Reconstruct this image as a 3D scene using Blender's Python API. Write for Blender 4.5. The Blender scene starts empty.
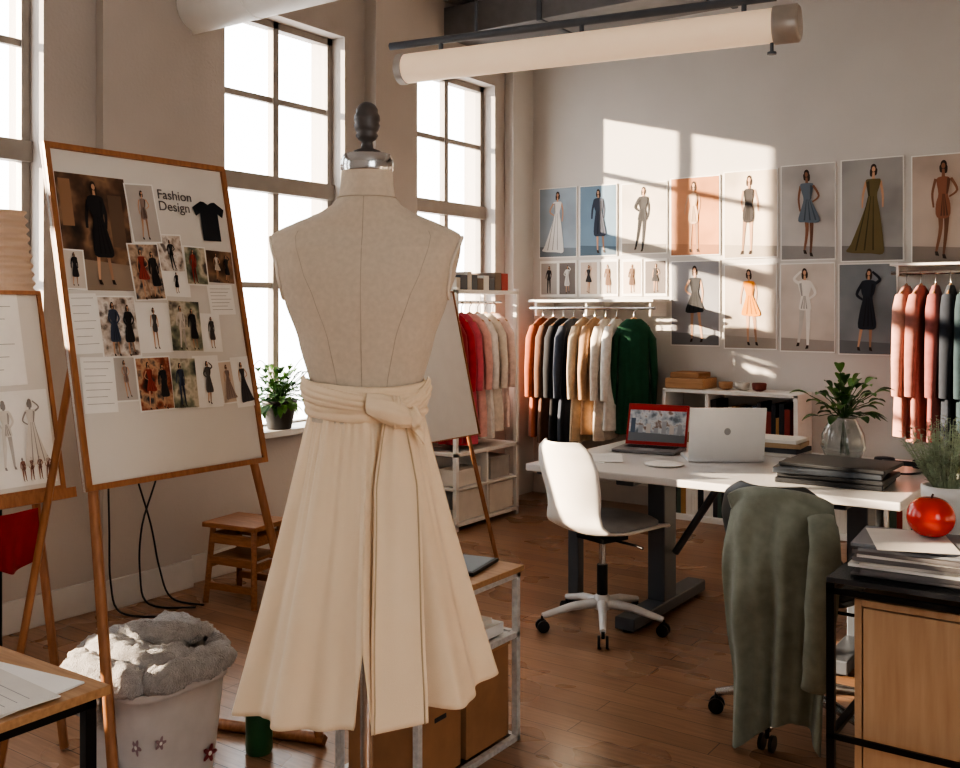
import bpy, math, random
from mathutils import Vector, Matrix, noise, Euler
random.seed(7)
pi=math.pi; sin=math.sin; cos=math.cos
scene=bpy.context.scene

# ------------------------------------------------------------------ materials
def lin(c):
    r=[]
    for v in c[:3]:
        v=v/255.0
        r.append(v/12.92 if v<=0.04045 else ((v+0.055)/1.055)**2.4)
    return (r[0],r[1],r[2],1)
MC={}; COL={}
def mat(name,col,rough=0.6,metal=0.0,var=0.08,scale=12.0,bump=0.0,bscale=200.0,sheen=0.0,coat=0.0,trans=0.0,emit=0.0):
    if name in MC: return MC[name]
    m=bpy.data.materials.new(name); m.use_nodes=True
    nt=m.node_tree; b=nt.nodes['Principled BSDF']
    b.inputs['Roughness'].default_value=rough
    b.inputs['Metallic'].default_value=metal
    if sheen: b.inputs['Sheen Weight'].default_value=sheen
    if coat: b.inputs['Coat Weight'].default_value=coat
    if trans: b.inputs['Transmission Weight'].default_value=trans
    if emit:
        b.inputs['Emission Color'].default_value=lin(col); b.inputs['Emission Strength'].default_value=emit
    tc=nt.nodes.new('ShaderNodeTexCoord')
    n=nt.nodes.new('ShaderNodeTexNoise'); n.inputs['Scale'].default_value=scale; n.inputs['Detail'].default_value=4
    nt.links.new(tc.outputs['Object'],n.inputs['Vector'])
    r=nt.nodes.new('ShaderNodeValToRGB')
    c=lin(col)
    r.color_ramp.elements[0].position=0.3; r.color_ramp.elements[1].position=0.7
    r.color_ramp.elements[0].color=tuple(max(0,x*(1-var)) for x in c[:3])+(1,)
    r.color_ramp.elements[1].color=tuple(min(1,x*(1+var)) for x in c[:3])+(1,)
    nt.links.new(n.outputs['Fac'],r.inputs['Fac']); nt.links.new(r.outputs['Color'],b.inputs['Base Color'])
    if bump:
        n2=nt.nodes.new('ShaderNodeTexNoise'); n2.inputs['Scale'].default_value=bscale; n2.inputs['Detail'].default_value=3
        nt.links.new(tc.outputs['Object'],n2.inputs['Vector'])
        bp=nt.nodes.new('ShaderNodeBump'); bp.inputs['Strength'].default_value=bump; bp.inputs['Distance'].default_value=0.01
        nt.links.new(n2.outputs['Fac'],bp.inputs['Height']); nt.links.new(bp.outputs['Normal'],b.inputs['Normal'])
    MC[name]=m; COL[name]=col; return m
def dk(m,f=0.72):
    c=COL.get(m.name,(120,110,105)); return mat(m.name+'_fold%d'%int(f*100),tuple(int(min(255,v*f)) for v in c),0.7)
def photo_mat(name,cols,scale=9.0,seed=0.0):
    if name in MC: return MC[name]
    m=bpy.data.materials.new(name); m.use_nodes=True
    nt=m.node_tree; b=nt.nodes['Principled BSDF']; b.inputs['Roughness'].default_value=0.4
    tc=nt.nodes.new('ShaderNodeTexCoord'); mp=nt.nodes.new('ShaderNodeMapping'); mp.inputs['Location'].default_value=(seed,seed*2,seed*3)
    n=nt.nodes.new('ShaderNodeTexNoise'); n.inputs['Scale'].default_value=scale; n.inputs['Detail'].default_value=3
    r=nt.nodes.new('ShaderNodeValToRGB'); el=r.color_ramp.elements
    k=len(cols)
    el[0].position=0.32; el[0].color=lin(cols[0]); el[1].position=0.68; el[1].color=lin(cols[-1])
    for i in range(1,k-1):
        e=el.new(0.32+0.36*i/(k-1)); e.color=lin(cols[i])
    nt.links.new(tc.outputs['Object'],mp.inputs['Vector']); nt.links.new(mp.outputs['Vector'],n.inputs['Vector'])
    nt.links.new(n.outputs['Fac'],r.inputs['Fac']); nt.links.new(r.outputs['Color'],b.inputs['Base Color'])
    MC[name]=m; return m
def wood(name,c1,c2,rough=0.45,scale=6.0,axis=0):
    if name in MC: return MC[name]
    m=bpy.data.materials.new(name); m.use_nodes=True
    nt=m.node_tree; b=nt.nodes['Principled BSDF']; b.inputs['Roughness'].default_value=rough
    tc=nt.nodes.new('ShaderNodeTexCoord'); mp=nt.nodes.new('ShaderNodeMapping')
    s=[14,14,14]; s[axis]=1.2; mp.inputs['Scale'].default_value=s
    n=nt.nodes.new('ShaderNodeTexNoise'); n.inputs['Scale'].default_value=scale; n.inputs['Detail'].default_value=6
    r=nt.nodes.new('ShaderNodeValToRGB'); r.color_ramp.elements[0].position=0.3; r.color_ramp.elements[1].position=0.7
    r.color_ramp.elements[0].color=lin(c1); r.color_ramp.elements[1].color=lin(c2)
    nt.links.new(tc.outputs['Object'],mp.inputs['Vector']); nt.links.new(mp.outputs['Vector'],n.inputs['Vector'])
    nt.links.new(n.outputs['Fac'],r.inputs['Fac']); nt.links.new(r.outputs['Color'],b.inputs['Base Color'])
    MC[name]=m; return m
def floor_mat():
    m=bpy.data.materials.new('floor_planks'); m.use_nodes=True
    nt=m.node_tree; b=nt.nodes['Principled BSDF']
    tc=nt.nodes.new('ShaderNodeTexCoord')
    br=nt.nodes.new('ShaderNodeTexBrick'); br.offset=0.37; br.squash=1
    br.inputs['Scale'].default_value=1.0; br.inputs['Brick Width'].default_value=1.3; br.inputs['Row Height'].default_value=0.11
    br.inputs['Mortar Size'].default_value=0.002; br.inputs['Mortar Smooth'].default_value=0.3; br.inputs['Bias'].default_value=0.0
    br.inputs['Color1'].default_value=lin((170,133,106)); br.inputs['Color2'].default_value=lin((152,117,92)); br.inputs['Mortar'].default_value=lin((88,66,52))
    nt.links.new(tc.outputs['Object'],br.inputs['Vector'])
    mp=nt.nodes.new('ShaderNodeMapping'); mp.inputs['Scale'].default_value=(1.5,22,1)
    n=nt.nodes.new('ShaderNodeTexNoise'); n.inputs['Scale'].default_value=3; n.inputs['Detail'].default_value=7
    nt.links.new(tc.outputs['Object'],mp.inputs['Vector']); nt.links.new(mp.outputs['Vector'],n.inputs['Vector'])
    r=nt.nodes.new('ShaderNodeValToRGB'); r.color_ramp.elements[0].position=0.3;r.color_ramp.elements[1].position=0.75
    r.color_ramp.elements[0].color=(0.68,0.68,0.68,1); r.color_ramp.elements[1].color=(1.1,1.1,1.1,1)
    nt.links.new(n.outputs['Fac'],r.inputs['Fac'])
    mx=nt.nodes.new('ShaderNodeMix'); mx.data_type='RGBA'; mx.blend_type='MULTIPLY'; mx.inputs[0].default_value=0.8
    nt.links.new(br.outputs['Color'],mx.inputs[6]); nt.links.new(r.outputs['Color'],mx.inputs[7])
    nt.links.new(mx.outputs[2],b.inputs['Base Color'])
    n3=nt.nodes.new('ShaderNodeTexNoise'); n3.inputs['Scale'].default_value=2.5; nt.links.new(tc.outputs['Object'],n3.inputs['Vector'])
    mr=nt.nodes.new('ShaderNodeMapRange'); mr.inputs['To Min'].default_value=0.20; mr.inputs['To Max'].default_value=0.38
    nt.links.new(n3.outputs['Fac'],mr.inputs['Value']); nt.links.new(mr.outputs['Result'],b.inputs['Roughness'])
    bp=nt.nodes.new('ShaderNodeBump'); bp.inputs['Strength'].default_value=0.2; bp.inputs['Distance'].default_value=0.003
    inv=nt.nodes.new('ShaderNodeMath'); inv.operation='SUBTRACT'; inv.inputs[0].default_value=1.0
    nt.links.new(br.outputs['Fac'],inv.inputs[1]); nt.links.new(inv.outputs[0],bp.inputs['Height']); nt.links.new(bp.outputs['Normal'],b.inputs['Normal'])
    return m
def glass_mat():
    m=bpy.data.materials.new('window_glass'); m.use_nodes=True
    nt=m.node_tree; nt.nodes.clear()
    o=nt.nodes.new('ShaderNodeOutputMaterial'); mx=nt.nodes.new('ShaderNodeMixShader'); mx.inputs[0].default_value=0.05
    t=nt.nodes.new('ShaderNodeBsdfTransparent'); g=nt.nodes.new('ShaderNodeBsdfGlossy'); g.inputs['Roughness'].default_value=0.02
    nt.links.new(t.outputs[0],mx.inputs[1]); nt.links.new(g.outputs[0],mx.inputs[2]); nt.links.new(mx.outputs[0],o.inputs[0])
    return m

# ------------------------------------------------------------------ mesh builder
class MB:
    def __init__(s): s.v=[];s.f=[];s.m=[];s.sm=[];s.mats=[];s.M=Matrix.Identity(4)
    def mi(s,m):
        if m not in s.mats: s.mats.append(m)
        return s.mats.index(m)
    def add(s,vs,fs,m,smooth=False):
        o=len(s.v); k=s.mi(m)
        s.v+=[s.M@Vector(p) for p in vs]
        for f in fs:
            s.f.append([o+i for i in f]); s.m.append(k); s.sm.append(smooth)
    def box(s,c,d,m,R=None):
        hx,hy,hz=d[0]/2,d[1]/2,d[2]/2
        vs=[Vector((x,y,z)) for z in(-hz,hz) for y in(-hy,hy) for x in(-hx,hx)]
        if R is not None:
            if not isinstance(R,Matrix): R=Matrix.Rotation(R,3,'Z')
            vs=[R@v for v in vs]
        vs=[v+Vector(c) for v in vs]
        s.add(vs,[(0,2,3,1),(4,5,7,6),(0,1,5,4),(2,6,7,3),(0,4,6,2),(1,3,7,5)],m)
    def box2(s,a,b,m):
        s.box([(a[i]+b[i])/2 for i in range(3)],[abs(b[i]-a[i]) for i in range(3)],m)
    def tube(s,pts,r,m,n=10,cap=True,flat=1.0):
        pts=[Vector(p) for p in pts]; N=len(pts)
        rs=r if isinstance(r,(list,tuple)) else [r]*N
        vs=[];fs=[]; prev=None
        for i,p in enumerate(pts):
            t=(pts[min(i+1,N-1)]-pts[max(i-1,0)]).normalized()
            if prev is None:
                a=Vector((0,0,1)) if abs(t.z)<0.9 else Vector((1,0,0))
                u=t.cross(a).normalized()
            else:
                u=(prev-t*prev.dot(t)).normalized()
            w=t.cross(u); prev=u
            for k in range(n):
                an=2*pi*k/n
                vs.append(p+(u*cos(an)+w*sin(an)*flat)*rs[i])
        for i in range(N-1):
            for k in range(n):
                k2=(k+1)%n
                fs.append((i*n+k,i*n+k2,(i+1)*n+k2,(i+1)*n+k))
        s.add(vs,fs,m,True)
        if cap:
            s.add([vs[k] for k in range(n)],[list(range(n))[::-1]],m)
            s.add([vs[(N-1)*n+k] for k in range(n)],[list(range(n))],m)
    def cyl(s,a,b,r,m,n=16,r2=None): s.tube([a,b],[r,r if r2 is None else r2],m,n)
    def lathe(s,prof,c,m,n=28,sx=1,sy=1,cap=True):
        vs=[];fs=[];c=Vector(c)
        for r,z in prof:
            for k in range(n):
                a=2*pi*k/n; vs.append(c+Vector((r*cos(a)*sx,r*sin(a)*sy,z)))
        N=len(prof)
        for i in range(N-1):
            for k in range(n):
                k2=(k+1)%n; fs.append((i*n+k,i*n+k2,(i+1)*n+k2,(i+1)*n+k))
        s.add(vs,fs,m,True)
        if cap:
            s.add(vs[:n],[list(range(n))[::-1]],m); s.add(vs[(N-1)*n:],[list(range(n))],m)
    def grid(s,fn,nu,nv,m,closeu=False,smooth=True):
        vs=[];fs=[]
        cu=nu if closeu else nu+1
        for j in range(nv+1):
            for i in range(cu): vs.append(Vector(fn(i/nu,j/nv)))
        for j in range(nv):
            for i in range(nu):
                i2=(i+1)%cu
                fs.append((j*cu+i,j*cu+i2,(j+1)*cu+i2,(j+1)*cu+i))
        s.add(vs,fs,m,smooth)
    def sphere(s,c,r,m,sc=(1,1,1),nu=20,nv=12,fn=None):
        c=Vector(c)
        def f(u,v):
            a=2*pi*u; b=pi*v-pi/2
            d=Vector((cos(a)*cos(b)*sc[0],sin(a)*cos(b)*sc[1],sin(b)*sc[2]))
            k=1 if fn is None else fn(d)
            return c+d*r*k
        s.grid(f,nu,nv,m,True)
    def poly(s,pts,m): s.add(pts,[list(range(len(pts)))],m)
    def build(s,name,bevel=0,solid=0,sub=0,loc=None,parent=None,merge=False):
        me=bpy.data.meshes.new(name); me.from_pydata([tuple(v) for v in s.v],[],s.f)
        for m in s.mats: me.materials.append(m)
        for i,p in enumerate(me.polygons): p.material_index=s.m[i]; p.use_smooth=s.sm[i]
        me.update()
        o=bpy.data.objects.new(name,me); scene.collection.objects.link(o)
        if solid:
            d=o.modifiers.new('solid','SOLIDIFY'); d.thickness=solid; d.offset=0
        if bevel:
            d=o.modifiers.new('bevel','BEVEL'); d.width=bevel; d.segments=2; d.limit_method='ANGLE'; d.angle_limit=math.radians(50)
        if sub:
            d=o.modifiers.new('sub','SUBSURF'); d.levels=sub; d.render_levels=sub
        if loc is not None: o.location=loc
        if parent is not None: o.parent=parent
        return o
def group(name):
    o=bpy.data.objects.new(name,None); scene.collection.objects.link(o); return o
def T(x,y,z,rz=0): return Matrix.Translation((x,y,z))@Matrix.Rotation(rz,4,'Z')
def cr_pt(p0,p1,p2,p3,t):
    return tuple(0.5*((2*p1[a])+(-p0[a]+p2[a])*t+(2*p0[a]-5*p1[a]+4*p2[a]-p3[a])*t*t+(-p0[a]+3*p1[a]-3*p2[a]+p3[a])*t**3) for a in range(len(p1)))
def smp(pts,k=4):
    out=[];n=len(pts)
    for i in range(n):
        P=[pts[(i+j-1)%n] for j in range(4)]
        for q in range(k): out.append(cr_pt(*P,q/k))
    return out
def smo(pts,k=6):
    out=[];n=len(pts)
    for i in range(n-1):
        P=[pts[max(0,min(n-1,i+j-1))] for j in range(4)]
        for q in range(k): out.append(cr_pt(*P,q/k))
    out.append(tuple(pts[-1])); return out
def interp(tab,z):
    if z<=tab[0][0]: return tab[0][1:]
    for a,b in zip(tab,tab[1:]):
        if z<=b[0]:
            t=(z-a[0])/(b[0]-a[0]); t=t*t*(3-2*t)*0.35+t*0.65
            return tuple(a[i]+(b[i]-a[i])*t for i in range(1,len(a)))
    return tab[-1][1:]

# palette
white_paint=mat('white_paint',(226,224,220),0.5,var=0.02)
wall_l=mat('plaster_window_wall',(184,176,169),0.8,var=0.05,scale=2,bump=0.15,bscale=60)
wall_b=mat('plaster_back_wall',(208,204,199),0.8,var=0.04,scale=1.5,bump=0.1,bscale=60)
ceil_m=mat('ceiling_paint',(208,205,201),0.85,var=0.03,scale=2)
frame_m=mat('window_frame_paint',(150,143,136),0.5,var=0.05)
sill_m=mat('sill_paint',(200,197,193),0.45,var=0.03)
black_metal=mat('black_metal',(30,30,32),0.35,0.6,var=0.1)
grey_metal=mat('grey_steel',(92,97,104),0.4,0.4,var=0.05)
chrome=mat('chrome',(200,200,200),0.18,1.0,var=0.02)
black_pl=mat('black_plastic',(24,24,26),0.4,var=0.1)
white_pl=mat('white_plastic',(228,224,218),0.35,var=0.02)
paper=mat('white_paper',(234,231,226),0.7,var=0.03)
paper2=mat('aged_paper',(214,208,200),0.7,var=0.05)
ink=mat('ink',(50,48,50),0.7)
ink2=mat('pencil_grey',(150,145,142),0.7)
skin=mat('print_skin',(200,158,130),0.6); skin2=mat('print_skin_dark',(140,98,76),0.6)
hair=mat('print_hair',(58,42,34),0.6)
easel_w=wood('easel_wood',(146,98,64),(170,118,80),0.45,axis=2)
oak=wood('oak',(164,124,88),(188,148,110),0.45,axis=0)
ply=wood('plywood',(178,144,112),(194,162,130),0.5,axis=2,scale=3)
cardb=mat('cardboard',(164,122,88),0.8,var=0.08)
red_c=mat('red_cloth',(150,34,34),0.85,var=0.15,bump=0.2)

# ------------------------------------------------------------------ room
XL,YB,YF,XR,ZC=-4.42,6.96,-2.6,2.8,3.75
def shell_wall_x(name,x0,x1,y0,y1,ops,za,zb,m):
    b=MB(); cur=y0
    for a,c in ops:
        b.box2((x0,cur,0),(x1,a,ZC),m); b.box2((x0,a,0),(x1,c,za),m); b.box2((x0,a,zb),(x1,c,ZC),m); cur=c
    b.box2((x0,cur,0),(x1,y1,ZC),m)
    return b
WL=[(-1.85,-0.87),(-0.10,0.88),(1.72,2.70),(3.80,4.79),(5.54,6.52)]
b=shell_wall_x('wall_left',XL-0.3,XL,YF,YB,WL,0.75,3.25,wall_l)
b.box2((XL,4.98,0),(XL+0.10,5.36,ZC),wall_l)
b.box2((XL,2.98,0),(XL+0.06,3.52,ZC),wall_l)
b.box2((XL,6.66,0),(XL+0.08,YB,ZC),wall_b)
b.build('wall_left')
WR_FILL=[(-1.8,0.4)]  # unseen window opening, added to give fill light from the right
b=shell_wall_x('wall_right',XR,XR+0.3,YF,YB,WR_FILL,0.75,3.25,wall_b); b.build('wall_right')
b=MB(); b.box2((XL-0.3,YB,0),(XR+0.3,YB+0.3,ZC),wall_b); b.build('wall_back')
b=MB(); b.box2((XL-0.3,YF-0.3,0),(XR+0.3,YF,ZC),wall_b); b.build('wall_front')
b=MB(); b.box2((XL-0.3,YF-0.3,-0.15),(XR+0.3,YB+0.3,0),floor_mat()); b.build('floor')
b=MB(); b.box2((XL-0.3,YF-0.3,ZC),(XR+0.3,YB+0.3,ZC+0.2),ceil_m); b.build('ceiling')
b=MB()
segs=[(YF,2.98,XL),(3.52,4.98,XL),(5.36,6.66,XL)]
for a,c,x in segs: b.box2((x,a,0),(x+0.02,c,0.15),sill_m)
b.box2((XL+0.06,2.98,0),(XL+0.08,3.52,0.15),sill_m); b.box2((XL+0.10,4.98,0),(XL+0.12,5.36,0.15),sill_m)
b.build('baseboard_left',bevel=0.004)
b=MB(); b.box2((XL+0.09,YB-0.02,0),(XR,YB,0.15),sill_m); b.build('baseboard_back',bevel=0.004)
gl=glass_mat()
def window(name,xa,ya,yb,za,zb,side=1,sill=True):
    b=MB(); x0=xa; x1=xa+0.05
    e=0.045
    b.box2((x0,ya,za),(x1,ya+e,zb),frame_m); b.box2((x0,yb-e,za),(x1,yb,zb),frame_m)
    b.box2((x0,ya,za),(x1,yb,za+e),frame_m); b.box2((x0,ya,zb-e),(x1,yb,zb),frame_m)
    ym=(ya+yb)/2
    b.box2((x0,ya,2.20),(x1+0.02,yb,2.30),frame_m)
    b.box2((x0,ym-0.023,za),(x1,ym+0.023,zb),frame_m)
    b.box2((x0+0.01,ya,2.75),(x1-0.01,yb,2.785),frame_m)
    b.box2((x0+0.01,ya,1.62),(x1-0.01,yb,1.655),frame_m)
    b.box2((x0+0.023,ya+0.02,za+0.02),(x0+0.027,yb-0.02,zb-0.02),gl)
    if sill: b.box2((x1,ya-0.0,za),(XL+0.13,yb+0.0,za+0.035),sill_m)
    b.build(name,bevel=0.003)
i=1
for a,c in WL: window('window_%d'%i,XL-0.16,a,c,0.75,3.25); i+=1
for a,c in WR_FILL:
    window('window_%d'%i,XR+0.1,a,c,0.75,3.25,sill=False); i+=1  # added fill window, out of view behind the camera's right

# ceiling things
b=MB()
pts=[(XL,3.55,3.12),(-3.0,3.55,3.12),(-1.2,3.55,3.12),(0.6,3.55,3.12),(XR,3.55,3.12)]
b.tube(pts,0.13,white_paint,24)
for x in(-3.9,-1.5,1.0): b.cyl((x,3.55,3.2),(x,3.55,ZC),0.012,grey_metal,8); b.tube([(x-0.02,3.55,3.12),(x+0.02,3.55,3.12)],0.133,white_paint,24)
b.build('ceiling_pipe')
b=MB(); b.box2((XL,5.85,3.48),(XR,6.35,3.70),mat('duct_grey',(120,120,122),0.5,0.4))
for x in (-3.6,-2.4,-1.2,0,1.2): b.box2((x-0.02,5.84,3.47),(x+0.02,6.36,ZC),grey_metal)
b.build('ceiling_duct',bevel=0.005)
b=MB()
A=Vector((-3.32,4.02,2.74)); B=Vector((-1.34,4.32,2.73)); D=(B-A).normalized()
b.tube([A+D*0.03,B-D*0.06],0.075,mat('lamp_diffuser',(240,214,184),0.4,var=0.02,emit=0.25),28)
b.tube([A,A+D*0.04],[0.08,0.08],mat('lamp_end',(170,164,158),0.4,0.3),28)
b.tube([B-D*0.11,B-D*0.01,B],[0.083,0.083,0.07],mat('lamp_cap',(176,168,160),0.35,0.3),28)
U=Vector((0,0,0.125))
b.tube([A-D*0.06+U,B-D*0.10+U],0.02,grey_metal,12)
for t in(0.12,0.5,0.88):
    p=A.lerp(B,t); b.cyl(p+Vector((0,0,0.07)),p+U,0.012,grey_metal,8)
for t in(0.22,0.80):
    p=A.lerp(B,t); b.cyl(p+U,(p.x,p.y,ZC),0.008,grey_metal,8); b.lathe([(0.05,0),(0.05,0.02)],(p.x,p.y,ZC-0.02),grey_metal,16)
p=B-D*0.12
b.cyl(p-Vector((0,0,0.07)),p-Vector((0,0,0.12)),0.008,grey_metal,8); b.cyl(p-Vector((0,0,0.115)),p-Vector((0,0,0.125)),0.02,grey_metal,10)
b.build('linear_pendant_lamp')

# ------------------------------------------------------------------ fashion figure prints
ARMS=[((-0.100,0.64),(-0.088,0.50),(0.128,0.665),(0.055,0.60)),
      ((-0.098,0.65),(-0.105,0.51),(0.098,0.65),(0.100,0.51)),
      ((-0.125,0.665),(-0.055,0.60),(0.128,0.84),(0.040,0.93)),
      ((-0.105,0.66),(-0.045,0.56),(0.105,0.66),(0.040,0.57)),
      ((-0.11,0.65),(-0.125,0.52),(0.09,0.66),(0.07,0.52))]
LEGS=[((-0.040,0.29),(-0.045,0.04),(0.050,0.29),(0.060,0.04)),
      ((-0.020,0.30),(-0.060,0.06),(0.030,0.285),(0.008,0.03)),
      ((-0.055,0.29),(-0.085,0.04),(0.045,0.29),(0.050,0.04)),
      ((-0.030,0.29),(-0.020,0.03),(0.055,0.30),(0.090,0.06))]
def figure(mb,F,cx,base,h,dm,sk,hr,style,L=0,flip=1):
    lean=random.uniform(-0.05,0.05)
    def X(x,y): return cx+flip*(x+lean*(y-0.45))*h
    def P(pts,m,l,s=True):
        q=smp(pts,3) if s else pts
        mb.poly([F(X(x,y),base+y*h,(L+l)*0.0012) for x,y in q],m)
    def ell(x,y,rx,ry,m,l): P([(x+rx*cos(2*pi*k/12),y+ry*sin(2*pi*k/12)) for k in range(12)],m,l,False)
    def limb(p,w,m,l):
        q=smo(p,4); n=len(q); A_=[];B_=[]
        for i,(x,y) in enumerate(q):
            x0,y0=q[max(0,i-1)]; x1,y1=q[min(n-1,i+1)]
            dx,dy=x1-x0,y1-y0; d=math.hypot(dx,dy) or 1
            t=i/(n-1); ww=(w[0]+(w[1]-w[0])*t*2) if t<0.5 else (w[1]+(w[2]-w[1])*(t*2-1))
            A_.append((x-dy/d*ww,y+dx/d*ww)); B_.append((x+dy/d*ww,y-dx/d*ww))
        P(A_+B_[::-1],m,l,False)
    lg=random.choice(LEGS); ar=random.choice(ARMS)
    lm=dm if style=='suit' else sk
    wl=(0.034,0.024,0.014) if style=='suit' else (0.031,0.018,0.010)
    if style!='long':
        limb([(-0.034,0.53),lg[0],lg[1]],wl,lm,1); limb([(0.034,0.53),lg[2],lg[3]],wl,dk(lm,0.85),1)
        for a in(lg[1],lg[3]): P([(a[0]-0.012,a[1]),(a[0]+0.014,a[1]),(a[0]+0.028,a[1]-0.045),(a[0]-0.006,a[1]-0.04)],hr,2,False)
    am=dm if style in('suit','coat') else sk
    wa=(0.019,0.016,0.012) if style in('suit','coat') else (0.014,0.011,0.008)
    ell(0.002,0.928,0.029,0.040,hr,1); P([(-0.031,0.92),(0.031,0.92),(0.036,0.855),(0.02,0.835),(-0.02,0.845),(-0.034,0.865)],hr,1)
    P([(-0.012,0.88),(0.012,0.88),(0.016,0.80),(-0.016,0.80)],sk,2,False)
    ell(0,0.912,0.019,0.029,sk,3)
    limb([(-0.070,0.785),ar[0],ar[1]],wa,am,4 if ar[1][0]>-0.07 else 1); limb([(0.070,0.785),ar[2],ar[3]],wa,am,4 if ar[3][0]<0.07 else 1)
    D_=dk(dm,0.74)
    def body(pts,hem,wst=0.63):
        P(pts,dm,3)
        for k in range(3):
            a=hem[0]+(hem[1]-hem[0])*(k+0.75)/3.4
            P([(a*0.28,wst),(a*0.28+0.006,wst),(a+0.016,hem[2]+0.015),(a,hem[2]+0.012)],D_,3.4,False)
        P([(0.038,0.79),(0.066,0.78),(0.060,0.72),(0.044,wst),(0.028,wst)],D_,3.4,False)
    if style=='short':
        body([(-0.03,0.815),(0.03,0.815),(0.074,0.80),(0.062,0.72),(0.044,0.63),(0.085,0.52),(0.13,0.385),(0.04,0.365),(-0.04,0.375),(-0.115,0.39),(-0.078,0.52),(-0.044,0.63),(-0.062,0.72),(-0.074,0.80)],(-0.10,0.115,0.38))
    elif style=='long':
        body([(-0.03,0.81),(0.03,0.81),(0.074,0.80),(0.062,0.72),(0.044,0.63),(0.09,0.45),(0.20,0.14),(0.24,0.05),(0.0,0.03),(-0.12,0.02),(-0.13,0.12),(-0.08,0.45),(-0.044,0.63),(-0.062,0.72),(-0.074,0.80)],(-0.10,0.20,0.05))
    elif style=='suit':
        body([(-0.03,0.82),(0.03,0.82),(0.080,0.80),(0.068,0.70),(0.050,0.63),(0.070,0.52),(0.064,0.46),(-0.064,0.46),(-0.070,0.52),(-0.050,0.63),(-0.068,0.70),(-0.080,0.80)],(-0.05,0.06,0.46))
    elif style=='coat':
        body([(-0.035,0.83),(0.035,0.83),(0.084,0.80),(0.072,0.68),(0.054,0.62),(0.085,0.45),(0.105,0.27),(0,0.25),(-0.095,0.27),(-0.085,0.45),(-0.054,0.62),(-0.072,0.68),(-0.084,0.80)],(-0.08,0.095,0.27))
    elif style=='slim':
        body([(-0.04,0.80),(0.04,0.80),(0.062,0.76),(0.044,0.63),(0.066,0.53),(0.056,0.40),(-0.056,0.40),(-0.066,0.53),(-0.044,0.63),(-0.062,0.76)],(-0.045,0.05,0.40))

def pm(c): return mat('print_%d_%d_%d'%tuple(c),tuple(c),0.6,var=0.06,scale=6)
POST=[
 (-4.280,-3.926,1.905,2.47,(150,164,176),(222,222,220),'long'),
 (-3.905,-3.572,1.905,2.465,(112,138,158),(52,60,78),'coat'),
 (-3.537,-3.153,1.91,2.457,(214,204,192),(42,40,42),'suit'),
 (-3.128,-2.738,1.885,2.47,(218,156,116),(224,190,160),'slim'),
 (-2.712,-2.313,1.855,2.485,(226,212,196),(54,48,48),'slim'),
 (-2.295,-1.915,1.83,2.495,(192,188,184),(104,116,128),'short'),
 (-1.885,-1.480,1.81,2.50,(160,158,156),(112,98,62),'long'),
 (-1.437,-1.055,1.79,2.49,(188,172,160),(150,100,78),'slim'),
 (-3.125,-2.74,1.22,1.85,(152,152,156),(40,40,44),'short'),
 (-2.71,-2.32,1.205,1.815,(202,190,178),(230,148,48),'short'),
 (-2.30,-1.92,1.195,1.812,(206,196,186),(236,230,222),'suit'),
 (-1.90,-1.52,1.185,1.80,(140,146,150),(34,40,52),'coat')]
for k,(x0,x1,z0,z1,bg,dc,st) in enumerate(POST):
    b=MB(); y=YB-0.008
    b.box2((x0,y,z0),(x1,YB-0.0005,z1),paper)
    cx=(x0+x1)/2
    F=lambda a,c,o: (a,y-0.001-o,c)
    mg=0.008
    lo=tuple(int(c*0.86) for c in bg); hi=tuple(min(255,int(c*1.07)) for c in bg)
    b.poly([F(x0+mg,z0+mg,0),F(x1-mg,z0+mg,0),F(x1-mg,z1-mg,0),F(x0+mg,z1-mg,0)],photo_mat('poster_print_%d'%k,[lo,bg,hi],2.2,k*1.7))
    fl=tuple(int(c*0.80) for c in bg)
    b.poly([F(x0+mg,z0+mg,0.0006),F(x1-mg,z0+mg,0.0006),F(x1-mg,z0+(z1-z0)*0.13,0.0006),F(x0+mg,z0+(z1-z0)*0.16,0.0006)],pm(fl))
    hh=(z1-z0)*0.92
    figure(b,F,cx+random.uniform(-0.02,0.02),z0+(z1-z0)*0.05,hh,pm(dc),skin2 if k in(5,7) else skin,hair,st,1,1 if k%2 else -1)
    b.build('fashion_poster')
SM=[(-4.27,-3.93,1.59,1.88),(-3.905,-3.565,1.59,1.88),(-3.53,-3.36,1.59,1.875),(-3.345,-3.155,1.59,1.875)]
for k,(x0,x1,z0,z1) in enumerate(SM):
    b=MB(); y=YB-0.008
    b.box2((x0,y,z0),(x1,YB-0.0005,z1),paper)
    F=lambda a,c,o: (a,y-0.001-o,c)
    n=2 if x1-x0>0.3 else 1
    w=(x1-x0)/n
    for j in range(n):
        a0=x0+j*w+0.012; a1=x0+(j+1)*w-0.012
        b.poly([F(a0,z0+0.02,0),F(a1,z0+0.02,0),F(a1,z1-0.02,0),F(a0,z1-0.02,0)],pm(random.choice([(176,170,164),(120,112,108),(206,190,176)])))
        figure(b,F,(a0+a1)/2,z0+0.03,(z1-z0)*0.78,pm(random.choice([(52,48,50),(110,80,60),(210,206,200)])),skin,hair,random.choice(['short','coat','suit']),1)
    b.build('fashion_photo_print')

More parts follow.
